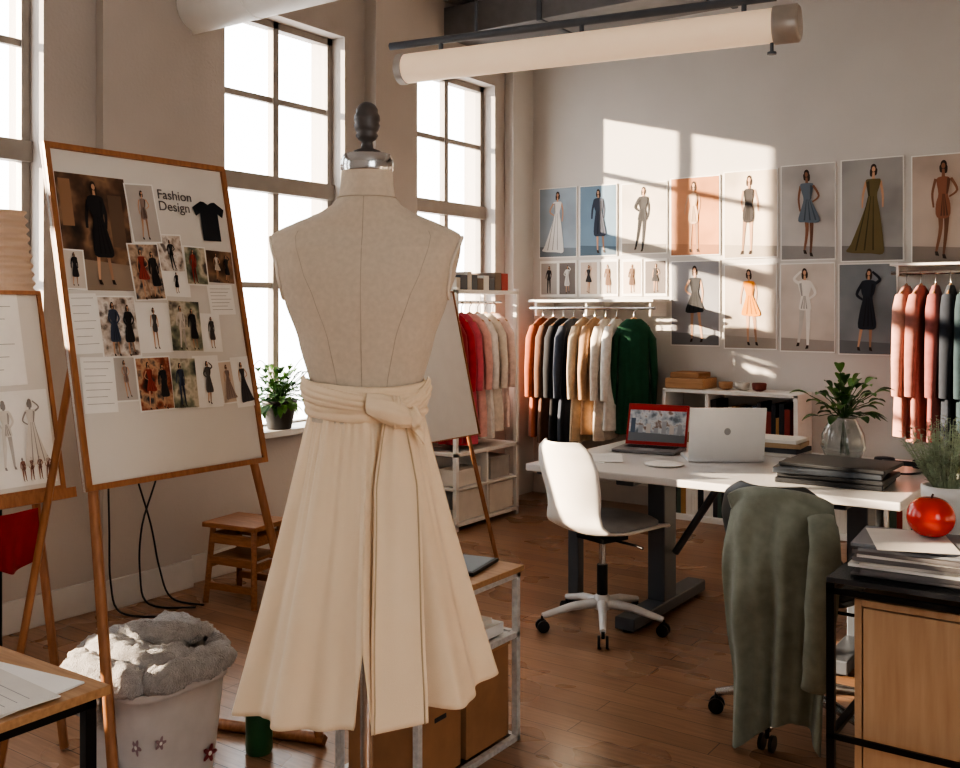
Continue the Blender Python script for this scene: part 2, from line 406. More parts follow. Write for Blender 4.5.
# ------------------------------------------------------------------ dress form
linen=mat('linen_canvas',(208,192,172),0.9,var=0.05,scale=90,bump=0.3,bscale=900,sheen=0.2)
seam=mat('seam_thread',(182,166,147),0.9)
pipe_m=mat('piping',(222,210,194),0.8)
cream=mat('cream_cotton',(236,213,183),0.85,var=0.03,scale=5,bump=0.2,bscale=700,sheen=0.2)
cream2=mat('cream_cotton_stitch',(198,174,142),0.9)
dkwood=mat('dark_turned_wood',(84,78,76),0.4,var=0.15,scale=30)
FX,FY=-1.466,1.659; RZ=math.radians(35)
TOR=[(1.255,0.124,0.098,0,2.1),(1.33,0.122,0.092,0,2.1),(1.43,0.148,0.105,0.0,2.2),(1.518,0.178,0.115,0.0,2.4),(1.573,0.196,0.112,0.0,2.6),(1.628,0.207,0.098,0,2.6),(1.655,0.2085,0.082,0,2.5),(1.663,0.205,0.078,0,2.4),(1.672,0.188,0.075,0,2.3),(1.687,0.155,0.071,0.0,2.2),(1.698,0.128,0.069,0,2.1),(1.711,0.098,0.066,0.0,2),(1.727,0.075,0.062,0.0,2),(1.745,0.062,0.058,0.004,2),(1.77,0.058,0.056,0.006,2),(1.808,0.056,0.055,0.008,2)]
def torso_pt(a,z,out=0):
    hw,hd,oy,ex=interp(TOR,z)
    ca,sa=cos(a),sin(a)
    e=2/ex
    return Vector(((hw+out)*math.copysign(abs(ca)**e,ca),oy+(hd+out)*math.copysign(abs(sa)**e,sa),z))
form=group('dress_form')
form.location=(FX,FY,0); form.rotation_euler=(0,0,RZ)
b=MB()
def tf(u,v):
    z=1.255+(1.808-1.255)*v
    return torso_pt(2*pi*u,z)
b.grid(tf,96,110,linen,True)
for a0 in(-pi/2,):
    b.tube([torso_pt(a0,1.30+0.44*i/30,0.0003) for i in range(31)],0.0009,seam,6)
for sgn in(-1,1):
    pts=[]
    for i in range(31):
        t=i/30; z=1.30+0.365*t
        a=-pi/2+sgn*(0.42+0.28*t*t)
        pts.append(torso_pt(a,z,0.0))
    b.tube(pts,0.0007,seam,6)
    pts=[]
    for i in range(41):
        q=2*pi*i/40
        z=1.588+0.068*cos(q)
        a=(0 if sgn>0 else pi)+sgn*0.42*sin(q)
        pts.append(torso_pt(a,z,0.002))
    b.tube(pts,0.0035,pipe_m,8)
b.tube([torso_pt(2*pi*i/40,1.742,0.001) for i in range(41)],0.0014,seam,6)
b.build('torso',parent=form)
b=MB()
b.lathe([(0.056,1.800),(0.058,1.806),(0.058,1.826),(0.054,1.832),(0.052,1.838),(0.02,1.842)],(0,0.008,0),chrome,40)
b.lathe([(0.030,1.838),(0.030,1.846),(0.014,1.852),(0.012,1.866),(0.020,1.872),(0.025,1.880),(0.022,1.886),(0.026,1.892),(0.029,1.902),(0.026,1.908),(0.029,1.914),(0.028,1.924),(0.024,1.930),(0.024,1.938),(0.018,1.948),(0.010,1.953),(0.002,1.955)],(0,0.008,0),dkwood,32)
b.build('neck_cap',parent=form)
b=MB()
b.cyl((0,0,0.12),(0,0,1.28),0.0145,chrome,20)
b.cyl((0,0,0.10),(0,0,0.42),0.019,chrome,20); b.lathe([(0.024,0.40),(0.028,0.405),(0.028,0.43),(0.018,0.435)],(0,0,0),black_metal,20)
b.lathe([(0.035,0.08),(0.05,0.10),(0.05,0.16),(0.025,0.2)],(0,0,0),black_metal,20)
for k in range(5):
    a=2*pi*k/5+0.3
    e=Vector((0.27*cos(a),0.27*sin(a),0.055))
    b.tube([(0,0,0.13),(0.14*cos(a),0.14*sin(a),0.10),e],[0.018,0.015,0.012],black_metal,10)
    b.cyl(e+Vector((-sin(a)*0.012,cos(a)*0.012,-0.028)),e+Vector((sin(a)*0.012,-cos(a)*0.012,-0.028)),0.027,black_pl,16)
b.build('pole_stand',parent=form)
def fold(a):
    f=0.66*cos(9*a+0.5+0.6*sin(2*a))+0.26*cos(18*a+1.4)+0.28*cos(5*a+2.0)
    return max(-1.1,min(1.1,f))
SLIT=-pi/2+0.085
def skirt_R(t): return 0.120+0.118*t+0.018*t*t
def skirt_A(t): return 0.004+0.025*t**0.85
def skirt_pt(a,t,out=0):
    r=skirt_R(t)+skirt_A(t)*fold(a)+0.0018*cos(41*a)*(1-t)**2+0.008*max(0,cos(a))*t+out
    hz=0.690-0.050*max(0,-cos(a))+0.010*max(0,cos(a))+0.008*sin(5*a+1)
    if sin(a)<0:
        da=(a-SLIT+pi)%(2*pi)-pi
        k=max(0,1-abs(da)/0.055)
        hz+=0.15*k**0.75
    z=1.275+(hz-1.275)*t
    return Vector((r*cos(a),r*sin(a)*(0.80+0.20*min(1,t*1.5)),z))
b=MB()
b.grid(lambda u,v: skirt_pt(2*pi*u,v),600,60,cream,True)
o=b.build('skirt',parent=form,solid=0.002)
b=MB()
def band(u,v):
    a=2*pi*u
    z=1.262+0.076*v+0.005*sin(a*2+1)
    bul=0.006*sin(pi*v)**0.5+0.0035*abs(sin(pi*v*4+0.7*sin(a*2)))+0.0015*cos(a*9+v*9)
    p=Vector((0.124*cos(a),0.097*sin(a),z)); n=Vector((cos(a),sin(a)*1.1,0)).normalized()
    return p+n*(0.003+bul)
b.grid(band,120,32,cream,True)
def wrap(u,v):
    a=-pi*0.98+u*pi*0.78
    z=1.330-0.045*u+(v-0.5)*(0.050-0.022*u)
    n=Vector((cos(a),sin(a)*1.1,0)).normalized()
    return Vector((0.124*cos(a),0.097*sin(a),z))+n*(0.012+0.006*sin(pi*v)+0.003*abs(sin(v*3*pi+u*2)))
b.grid(wrap,60,24,cream)
def wrap2(u,v):
    a=-pi*0.02-u*pi*0.28
    z=1.325-0.04*u+(v-0.5)*(0.050-0.02*u)
    n=Vector((cos(a),sin(a)*1.1,0)).normalized()
    return Vector((0.124*cos(a),0.097*sin(a),z))+n*(0.011+0.006*sin(pi*v)+0.003*abs(sin(v*3*pi+u*2)))
b.grid(wrap2,40,24,cream)
kx=0.068
def knot(u,v):
    t=v; c=Vector((kx-0.055+0.095*t,-0.116-0.016*sin(pi*t),1.300-0.022*t-0.012*t*t))
    r=0.019+0.008*sin(pi*t)-0.010*max(0,t-0.8)*3
    a=2*pi*u
    rr=r*(1+0.12*cos(3*a+1)+0.06*cos(7*a+t*4))
    return c+Vector((0,-rr*0.7*sin(a),rr*cos(a)))
b.grid(knot,40,24,cream,True)
b.sphere((kx+0.042,-0.112,1.270),0.018,cream,(0.9,0.8,1.2),24,16,lambda d:1+0.12*sin(9*d.x+6*d.z))
b.sphere((kx+0.006,-0.122,1.284),0.022,cream,(0.70,0.9,1.45),24,16,lambda d:1+0.10*sin(14*d.x+3*d.z))
def lend(u,v):
    w=0.014+0.018*v
    return Vector((kx+0.035+0.030*v,-0.118+0.018*v-0.003*cos(u*9),1.268-0.030*v+(u-0.5)*w*1.6))
b.grid(lend,10,8,cream)
def tail(u,v,xa,xb,wa,wb,zb,off):
    t=v
    xc=xa+(xb-xa)*min(1,t*1.1); w=wa+(wb-wa)*(0.72*min(1,t*4.0)**0.8+0.28*t)
    x=xc+(u-0.5)*w+0.003*sin(t*6)*t
    z=1.280+(zb-1.280)*t+0.010*(u-0.5)*t
    tt=min(1,(1.275-z)/0.585) if z<1.275 else 0
    R=skirt_R(tt)+skirt_A(tt)*0.9+off
    base=-math.sqrt(max(0.0001,R*R-xc*xc))*(0.80+0.20*min(1,tt*1.5))
    yy=base+(x-xc)*0.30+0.006*sin(t*7+0.5)*t
    yy-=0.010*(1-t)*(1-0.5*abs(u-0.5))+0.005*cos((u-0.5)*pi*3)*(1-t)
    return Vector((x,yy-0.006,z))
TL=(0.070,0.096,0.034,0.108,0.688,0.006)
b.grid(lambda u,v: tail(u,v,*TL),16,60,cream)
for uu in(0.06,0.94):
    b.tube([tail(uu,i/50,*TL)+Vector((0,-0.0014,0)) for i in range(51)],0.0006,cream2,5)
b.build('sash',parent=form,solid=0.0025)

# ------------------------------------------------------------------ easels
def easel_frame(b,x,y0,y1,zb,zt,lean,woodm,facem,fr=0.022):
    n=Vector((zt-zb,0,lean)).normalized()
    def F(u,v,o): return Vector((x-lean*v,y0+(y1-y0)*u,zb+(zt-zb)*v))+n*o
    W=y1-y0; H=math.hypot(zt-zb,lean)
    R=Matrix((( n.x,0,-n.z),(0,1,0),(n.z,0,n.x)))
    def bx(u0,u1,v0,v1,o0,o1,m):
        c=F((u0+u1)/2,(v0+v1)/2,(o0+o1)/2)
        b.box(c,(o1-o0,abs(u1-u0)*W,abs(v1-v0)*H),m,R)
    fw=fr/W; fh=fr/H
    bx(0,1,0,1,-0.012,0,facem)
    bx(0,fw,0,1,-0.014,0.010,woodm); bx(1-fw,1,0,1,-0.014,0.010,woodm)
    bx(fw,1-fw,0,fh,-0.014,0.010,woodm); bx(fw,1-fw,1-fh,1,-0.014,0.010,woodm)
    return F,bx,n
board_face=mat('pinboard_white',(216,211,204),0.6,var=0.03,scale=3)
b=MB()
F,bx,n=easel_frame(b,-2.60,1.72,2.42,0.965,2.005,0.225,easel_w,board_face,fr=0.018)
sx=0.225/1.03
def leg(y_t,y_b,vt=0.06):
    zt=0.975+1.03*vt; xt=-2.60-0.225*vt
    xb=-2.60+sx*0.975
    b.tube([Vector((xt-0.035,y_t,zt)),Vector((xb-0.03,y_b,0.008))],0.019,easel_w,4)
leg(1.80,1.70,0.5); leg(2.33,2.50,0.5)
b.tube([(-2.86,1.90,1.6),(-3.10,1.74,0.01)],0.015,easel_w,4)
b.tube([(-2.79,1.82,1.52),(-2.79,2.35,1.52)],0.014,easel_w,4)
b.tube([(-2.40,2.50,0.02),(-2.86,2.36,0.02)],0.022,easel_w,4)
items=[(0.034,0.565,0.386,0.915,'D'),(0.395,0.72,0.54,0.90,'P'),(0.365,0.54,0.52,0.71,'D2'),(0.525,0.63,0.66,0.745,'G'),(0.53,0.553,0.67,0.625,'P'),
(0.672,0.59,0.79,0.71,'D2'),(0.81,0.60,0.955,0.70,'D'),(0.03,0.57,0.12,0.68,'P'),(0.035,0.385,0.155,0.55,'T'),(0.17,0.37,0.352,0.545,'D2'),
(0.362,0.38,0.525,0.525,'P'),(0.54,0.38,0.70,0.53,'D'),(0.72,0.375,0.82,0.49,'P'),(0.79,0.495,0.93,0.585,'T'),(0.05,0.215,0.195,0.365,'T'),
(0.205,0.24,0.31,0.365,'P'),(0.32,0.205,0.495,0.36,'D2'),(0.505,0.205,0.63,0.35,'D'),(0.64,0.20,0.775,0.355,'P'),(0.785,0.205,0.86,0.335,'P'),(0.868,0.19,0.965,0.345,'P')]
PH=[photo_mat('collage_print_%d'%i,c,s,i*3.1) for i,(c,s) in enumerate([
 ([(40,32,28),(96,70,54),(150,118,92),(60,52,50)],9),([(70,74,82),(150,146,142),(214,206,198),(90,60,48)],22),([(44,40,44),(120,96,82),(196,172,150),(52,60,70)],18),
 ([(90,78,70),(190,176,164),(222,214,206),(120,108,100)],25),([(56,44,40),(140,70,50),(196,160,130),(50,52,60)],20),([(60,66,60),(128,130,110),(200,190,170),(80,70,64)],16)])]
for k,(u0,v0,u1,v1,t) in enumerate(items):
    base=0.002+0.0015*(k%3)
    ang=random.uniform(-0.05,0.05) if k else 0.0
    a0,a1,c0,c1=u0*0.70,u1*0.70,v0*1.054,v1*1.054
    if k:
        g=0.006; a0-=g;a1+=g;c0-=g*0.6;c1+=g
    ac,cc=(a0+a1)/2,(c0+c1)/2
    def Q(a,c,o):
        da,dc=a-ac,c-cc
        return F((ac+da*cos(ang)-dc*sin(ang))/0.70,(cc+da*sin(ang)+dc*cos(ang))/1.054,base+o)
    m=0.005 if t!='D' else 0.001
    b.poly([Q(a0,c0,0),Q(a1,c0,0),Q(a1,c1,0),Q(a0,c1,0)],paper)
    w=a1-a0;h=c1-c0
    if t in('D','D2'):
        b.poly([Q(a0+m,c0+m,0.001),Q(a1-m,c0+m,0.001),Q(a1-m,c1-m,0.001),Q(a0+m,c1-m,0.001)],PH[k%6] if k else PH[0])
        if k==0:
            b.poly([Q(a0+0.002,c0+0.002,0.0014),Q(a1-0.002,c0+0.002,0.0014),Q(a1-0.002,c0+h*0.22,0.0014),Q(a0+0.002,c0+h*0.28,0.0014)],pm((150,132,116)))
            b.poly([Q(a0+0.01,c0+0.2,0.0016),Q(a0+0.05,c0+0.2,0.0016),Q(a0+0.05,c1-0.02,0.0016),Q(a0+0.01,c1-0.02,0.0016)],pm((150,116,90)))
            b.poly([Q(a1-0.07,c0+0.14,0.0016),Q(a1-0.02,c0+0.14,0.0016),Q(a1-0.02,c1-0.06,0.0016),Q(a1-0.07,c1-0.06,0.0016)],pm((110,88,72)))
            figure(b,Q,(a0+a1)/2+0.01,c0+0.02,h*0.92,pm((24,24,30)),skin,hair,'coat',2)
        else:
            figure(b,Q,(a0+a1)/2-w*0.15,c0+0.005,h*0.9,pm(random.choice([(210,200,190),(150,60,50),(60,70,90)])),skin,hair,random.choice(['short','suit','coat']),2)
            if w>0.1: figure(b,Q,(a0+a1)/2+w*0.22,c0+0.005,h*0.85,pm((34,32,36)),skin,hair,'coat',2)
    elif t=='G':
        b.poly([Q(a0+m,c0+m,0.001),Q(a1-m,c0+m,0.001),Q(a1-m,c1-m,0.001),Q(a0+m,c1-m,0.001)],PH[3])
        figure(b,Q,(a0+a1)/2,c0+0.01,(c1-c0)*0.8,ink,skin,hair,'suit',2)
    elif t=='P':
        if k%2: b.poly([Q(a0+m,c0+m,0.0008),Q(a1-m,c0+m,0.0008),Q(a1-m,c1-m,0.0008),Q(a0+m,c1-m,0.0008)],pm(random.choice([(206,196,186),(186,180,174),(212,196,180)])))
        figure(b,Q,(a0+a1)/2,c0+0.012,(c1-c0)*0.85,pm(random.choice([(90,84,82),(60,56,60),(150,130,120),(44,40,44)])),skin,hair,random.choice(['short','long','coat','slim']),1)
    else:
        for q in range(7):
            y=c1-0.015-q*(c1-c0-0.02)/7
            b.poly([Q(a0+0.01,y,0.001),Q(a1-0.012-0.02*((q*37)%3)/2,y,0.001),Q(a1-0.012-0.02*((q*37)%3)/2,y+0.0014,0.001),Q(a0+0.01,y+0.0014,0.001)],ink2)
def Q(a,c,o): return F(a/0.70,c/1.054,0.004+o)
tx,ty,ts=0.60,0.845,0.125
sh=[(-0.5,0.32),(-0.22,0.48),(-0.12,0.47),(0,0.41),(0.12,0.47),(0.22,0.48),(0.5,0.32),(0.42,0.12),(0.28,0.2),(0.28,-0.45),(-0.28,-0.45),(-0.28,0.2),(-0.42,0.12)]
b.poly([Q(tx+x*ts*1.1,ty+y*ts*1.2,0.001) for x,y in sh],mat('tshirt_navy',(28,32,40),0.8))
ez=b.build('mood_board_easel',bevel=0.0)
def text(body,size,u,v,parent,F=F,thick=0.0):
    cu=bpy.data.curves.new('lettering','FONT'); cu.body=body; cu.size=size; cu.extrude=0.0003; cu.space_line=0.85
    cu.materials.append(mat('lettering_grey',(96,92,92),0.7))
    o=bpy.data.objects.new('lettering',cu); scene.collection.objects.link(o)
    p=F(u,v,0.004); up=(F(u,1,0)-F(u,0,0)).normalized(); rt=Vector((0,1,0)); nn=rt.cross(up)
    M=Matrix.Identity(4)
    for i in range(3): M[i][0]=rt[i];M[i][1]=up[i];M[i][2]=nn[i];M[i][3]=p[i]
    o.matrix_world=M; o.parent=parent
text('Fashion\nDesign',0.047,0.56,0.865,ez)
b=MB()
F2,bx2,n2=easel_frame(b,-3.24,1.15,2.06,0.86,1.56,0.16,easel_w,board_face,fr=0.014)
for y in(1.25,1.97): b.tube([(-3.35,y,1.2),(-3.10,y+(0.0 if y>1.5 else -0.04),0.008)],0.017,easel_w,4)
b.tube([(-3.40,1.55,1.45),(-3.75,1.55,0.01)],0.015,easel_w,4); b.tube([(-3.33,1.25,1.15),(-3.33,1.97,1.15)],0.015,easel_w,4)
bx2(-0.02,1.02,-0.05,0,-0.02,0.04,easel_w)
def Q2(a,c,o): return F2(a/0.91,c/0.718,0.003+o)
for (a0,a1,c0,c1,kd) in [(0.50,0.82,0.38,0.71,'T'),(0.56,0.885,0.03,0.36,'P'),(0.1,0.45,0.05,0.65,'P')]:
    b.poly([Q2(a0,c0,0),Q2(a1,c0,0),Q2(a1,c1,0),Q2(a0,c1,0)],paper)
    if kd=='T':
        for q in range(6):
            y=c1-0.05-q*0.045; b.poly([Q2(a0+0.08,y,0.001),Q2(a1-0.03-0.05*(q%3)/2,y,0.001),Q2(a1-0.03-0.05*(q%3)/2,y+0.002,0.001),Q2(a0+0.08,y+0.002,0.001)],ink2)
    else:
        for j in range(3): figure(b,Q2,a0+0.07+j*0.09,c0+0.06,(c1-c0)*0.75,paper2,ink2,ink2,['short','suit','long'][j],1)
        for j in range(4): figure(b,Q2,a1-0.12+j*0.03,c0+0.015,0.085,pm((150,110,96)),ink2,ink2,'suit',1)
b.build('sketch_board_easel')
b=MB()
def rf(u,v):
    y=1.2+0.72*u
    return Vector((-3.165+0.022*sin(u*40)*v+0.012*sin(u*17),y,0.822-(0.15+0.05*sin(u*9)**2)*v))
b.grid(rf,90,12,red_c)
b.build('red_fabric',solid=0.003)
b=MB()
shade=mat('pleated_shade',(206,184,164),0.8,var=0.05)
b.grid(lambda u,v: Vector((( 0.125-0.035*v+0.006*cos(v*2*pi*9))*cos(2*pi*u),(0.125-0.035*v+0.006*cos(v*2*pi*9))*sin(2*pi*u),1.56+0.30*v)),40,90,shade,True)
b.lathe([(0.09,1.858),(0.02,1.862)],(0,0,0),shade,32)
b.cyl((0,0,0.02),(0,0,1.86),0.012,black_metal,12); b.lathe([(0.14,0),(0.14,0.015),(0.02,0.03)],(0,0,0),black_metal,32)
b.build('floor_lamp',loc=(-3.60,2.02,0))
b=MB()
F3,bx3,n3=easel_frame(b,-3.45,4.32,4.92,0.74,1.60,0.20,easel_w,mat('blank_canvas',(226,222,216),0.7,var=0.02),fr=0.006)
for y in(4.40,4.84): b.tube([(-3.55,y,1.0),(-3.30,y+(0.05 if y>4.6 else -0.05),0.008)],0.016,easel_w,4)
b.tube([(-3.66,4.62,1.45),(-3.95,4.62,0.01)],0.015,easel_w,4); b.tube([(-3.57,4.40,1.1),(-3.57,4.84,1.1)],0.014,easel_w,4)
b.build('canvas_easel')

# ------------------------------------------------------------------ clothes
def garment(b,x,y,z,rz,L,W,Tk,m,sl=0.5,hm=None):
    old=b.M; b.M=old@T(x,y,z,rz)
    ph=random.uniform(0,6)
    def q_(v): return max(0,(v-0.12)/0.88)
    def f(u,v):
        a=2*pi*u
        if v<0.12: hw=0.055+(W-0.055)*(v/0.12)**0.8; dd=0.02+(Tk-0.02)*(v/0.12)
        else:
            q=(v-0.12)/0.88; hw=W*(1-0.14*sin(pi*min(1,q*1.3))+0.05*q); dd=Tk*(1+0.25*q)
        zz=-0.02-0.075*(v/0.12)
        if v>0.12: zz=-0.095-(L-0.095)*((v-0.12)/0.88)
        fo=0.016*q_(v)*sin(4*cos(a)*3+ph)
        return Vector((hw*cos(a),dd*sin(a)+fo,zz))
    b.grid(f,40,20,m,True)
    if sl>0:
        for s in(-1,1):
            b.tube([(s*(W-0.045),0,-0.085),(s*(W+0.0),0.0,-0.17),(s*(W+0.018),0.008,-0.1-sl*0.6),(s*(W+0.01),0.015,-0.1-sl)],[0.034,0.042,0.036,0.03],m,10,flat=0.8)
    hm=hm or oak
    b.tube([(-W*0.85,0,-0.075),(0,0,-0.012),(W*0.85,0,-0.075)],0.008,hm,8)
    b.tube([(0,0,-0.015),(0,0,0.028),(0.012,0,0.042),(0.022,0,0.052),(0.012,0,0.068),(-0.004,0,0.07),(-0.018,0,0.06)],0.003,chrome,6)
    b.M=old
def cm(name,c): return mat('cloth_'+name,c,0.9,var=0.12,scale=25,bump=0.15,bscale=300,sheen=0.15)
RAILZ=1.50
R1=group('clothes_rack')
b=MB()
b.box2((-4.20,YB-0.30,1.545),(-3.13,YB-0.014,1.565),white_paint)
for x in(-4.15,-3.7,-3.17): b.box2((x-0.008,YB-0.27,1.44),(x+0.008,YB-0.001,1.545),white_paint)
b.cyl((-4.20,YB-0.27,RAILZ),(-3.13,YB-0.27,RAILZ),0.012,chrome,12)
b.build('rail',bevel=0.002,parent=R1)
b=MB()
cols=[('rust',(158,88,60),0.93),('brown',(104,74,58),0.97),('black',(36,36,40),1.0),('slate',(56,62,74),0.96),('cream',(208,188,160),0.94),('tan',(180,146,116),0.88),('ivory',(220,208,194),0.92),('white',(228,224,218),0.84)]
x=-4.09
for nme,c,L in cols:
    garment(b,x,YB-0.26,RAILZ-0.06,pi/2+random.uniform(-0.10,0.10),L,0.185,0.042,cm(nme,c),0.52); x+=0.092
garment(b,-3.28,YB-0.31,RAILZ-0.06,math.radians(30),0.86,0.130,0.06,cm('green',(34,84,62)),0.55)
b.build('hanging_garments',parent=R1)
R2=group('clothes_rack')
b=MB()
b.box2((-1.50,YB-0.32,1.765),(-0.4,YB-0.014,1.78),white_paint)
for xx in(-1.46,-0.9,-0.45): b.box2((xx-0.008,YB-0.29,1.70),(xx+0.008,YB-0.014,1.765),white_paint)
b.cyl((-1.5,YB-0.27,1.72),(-0.4,YB-0.27,1.72),0.012,chrome,12)
b.build('rail',bevel=0.002,parent=R2)
b=MB()
x=-1.41
for nme,c,L in [('peach',(184,136,124),0.95),('salmon',(164,110,102),0.98),('rose',(142,84,82),0.97),('navy',(40,46,56),1.0),('teal',(44,62,68),0.98),('charcoal',(44,44,50),1.0),('slate',(56,62,74),0.98),('black',(34,33,36),0.95)]:
    garment(b,x,YB-0.27,1.66,pi/2+random.uniform(-0.15,0.15),L,0.20,0.042,cm(nme,c),0.6); x+=0.085
b.build('hanging_garments',parent=R2)
R3=group('garment_shelf_rack')
b=MB()
x0,x1,y0,y1=-4.28,-3.96,5.38,6.15
for xx in(x0,x1-0.03):
    for yy in(y0,y1-0.03): b.box2((xx,yy,0),(xx+0.03,yy+0.03,1.64),white_paint)
b.box2((x0,y0,1.60),(x1,y1,1.625),white_paint); b.box2((x0,y0,0.50),(x1,y1,0.525),white_paint); b.box2((x0,y0,0.03),(x1,y1,0.055),white_paint); b.box2((x0,y0,0.27),(x1,y1,0.285),white_paint)
b.box2((x0,y0,0.03),(x0+0.012,y1,0.52),white_paint); b.box2((x0,(y0+y1)/2-0.01,0.05),(x1-0.01,(y0+y1)/2+0.01,0.5),white_paint)
b.cyl(((x0+x1)/2,y0,1.54),((x0+x1)/2,y1,1.54),0.012,chrome,12)
b.box2((x1-0.035,y0+0.05,0.06),(x1-0.02,y0+0.36,0.26),paper2); b.box2((x1-0.035,y0+0.42,0.06),(x1-0.02,y1-0.05,0.26),paper2)
b.box2((x1-0.2,y0+0.05,0.29),(x1-0.03,y0+0.33,0.40),paper2); b.box2((x1-0.2,y0+0.45,0.29),(x1-0.03,y1-0.08,0.44),mat('box_grey',(170,166,162),0.7))
b.build('shelf_frame',bevel=0.002,parent=R3)
b=MB(); y=5.46
for nme,c,L in [('wine',(150,44,54),0.90),('crimson',(180,50,64),0.92),('pink',(200,96,110),0.92),('blush',(220,174,164),0.88),('white',(230,226,220),0.90),('ivory',(224,214,202),0.86),('rosew',(226,200,190),0.84)]:
    garment(b,-4.12,y,1.48,random.uniform(-0.12,0.12),L,0.14,0.045,cm(nme,c),0.45); y+=0.098
b.build('hanging_garments',parent=R3)
b=MB(); y=y0+0.04
for k in range(9):
    w=random.uniform(0.05,0.09); h=random.uniform(0.07,0.13)
    b.box2((x0+0.06,y,1.626),(x1-0.03,y+w-0.004,1.625+h),pm(random.choice([(206,200,192),(168,60,52),(120,104,92),(224,220,214),(90,96,104)]))); y+=w
    if y>y1-0.1: break
b.build('shelf_boxes',bevel=0.002,parent=R3)

# ------------------------------------------------------------------ bookshelf behind the desk
SX=-3.04
b=MB()
b.box2((SX,YB-0.34,0.0),(-0.5,YB-0.03,0.04),white_paint); b.box2((SX,YB-0.34,0.46),(-0.5,YB-0.03,0.49),white_paint)
b.box2((SX,YB-0.05,0.04),(-0.5,YB-0.03,0.46),white_paint)
for k in range(6):
    x=SX+k*0.503; b.box2((x,YB-0.34,0.04),(x+0.025,YB-0.03,0.46),white_paint)
b.box2((SX,YB-0.34,0.49),(SX+0.025,YB-0.03,0.92),white_paint); b.box2((-2.1,YB-0.34,0.49),(-2.07,YB-0.03,0.92),white_paint); b.box2((-2.72,YB-0.34,0.49),(-2.695,YB-0.03,0.90),white_paint)
b.box2((SX,YB-0.34,0.90),(-2.07,YB-0.03,0.925),white_paint)
b.build('low_bookshelf',bevel=0.002)
b=MB()
bc=[(60,58,62),(130,50,42),(200,196,188),(36,52,70),(166,128,80),(90,96,98),(222,218,210),(44,44,48),(168,80,60),(74,94,84)]
for s in range(5):
    x=SX+0.03+s*0.503
    while x<SX+s*0.503+0.44:
        w=random.uniform(0.018,0.045); h=random.uniform(0.24,0.36)
        b.box2((x,YB-0.31,0.041),(x+w-0.002,YB-0.08,0.04+h),pm(random.choice(bc+[(222,218,210)]*6)))
        x+=w
x=-2.69
while x<-2.16:
    w=random.uniform(0.02,0.05); h=random.uniform(0.26,0.37)
    b.box2((x,YB-0.31,0.491),(x+w-0.002,YB-0.08,0.49+h),pm(random.choice([(44,44,48),(30,34,40),(130,50,42),(60,58,62),(36,52,70),(166,128,80)]))); x+=w
b.box2((-3.00,YB-0.3,0.491),(-2.74,YB-0.08,0.62),cardb); b.box2((-2.99,YB-0.3,0.622),(-2.76,YB-0.08,0.74),paper2)
b.build('books')
b=MB()
b.box2((-3.03,YB-0.32,0.926),(-2.74,YB-0.06,1.00),oak)
b.box2((-3.00,YB-0.30,1.001),(-2.78,YB-0.08,1.04),mat('kraft',(160,122,90),0.8))
b.build('wooden_box',bevel=0.006)
b=MB()
for k in range(3):
    b.lathe([(0.02,0),(0.045,0.01),(0.05,0.05),(0.046,0.055),(0.04,0.015)],(-2.62+k*0.12,YB-0.2,0.926),pm([(170,130,96),(206,200,190),(120,60,50)][k]),20)
b.build('small_bowls')

# ------------------------------------------------------------------ desk
b=MB()
top=mat('desk_laminate',(214,211,208),0.28,var=0.02,scale=3,coat=0.2)
X0,X1,Y0,Y1=-2.59,-0.88,4.08,5.25
b.box2((X0,Y0,0.715),(X1,Y1,0.75),top)
b.box2((X0+0.12,4.60,0.665),(X1-0.1,4.68,0.714),grey_metal)
for lx in(-2.10,-1.15):
    b.box2((lx-0.045,4.50,0.05),(lx+0.045,4.64,0.69),grey_metal)
    b.box2((lx-0.045,4.16,0.68),(lx+0.045,5.12,0.714),grey_metal)
    b.box2((lx-0.05,4.16,0.012),(lx+0.05,5.0,0.07),grey_metal)
    for yy in(4.20,4.96): b.cyl((lx,yy,0),(lx,yy,0.02),0.025,black_pl,12)
b.tube([(-2.03,4.57,0.30),(-1.78,4.57,0.69)],0.018,grey_metal,8); b.tube([(-1.2,4.57,0.30),(-1.5,4.57,0.69)],0.018,grey_metal,8)
b.box2((X0+0.04,4.42,0.0),(X0+0.10,4.48,0.714),grey_metal); b.box2((X0+0.02,4.15,0.69),(X0+0.09,5.15,0.714),grey_metal)
b.build('work_desk',bevel=0.006)

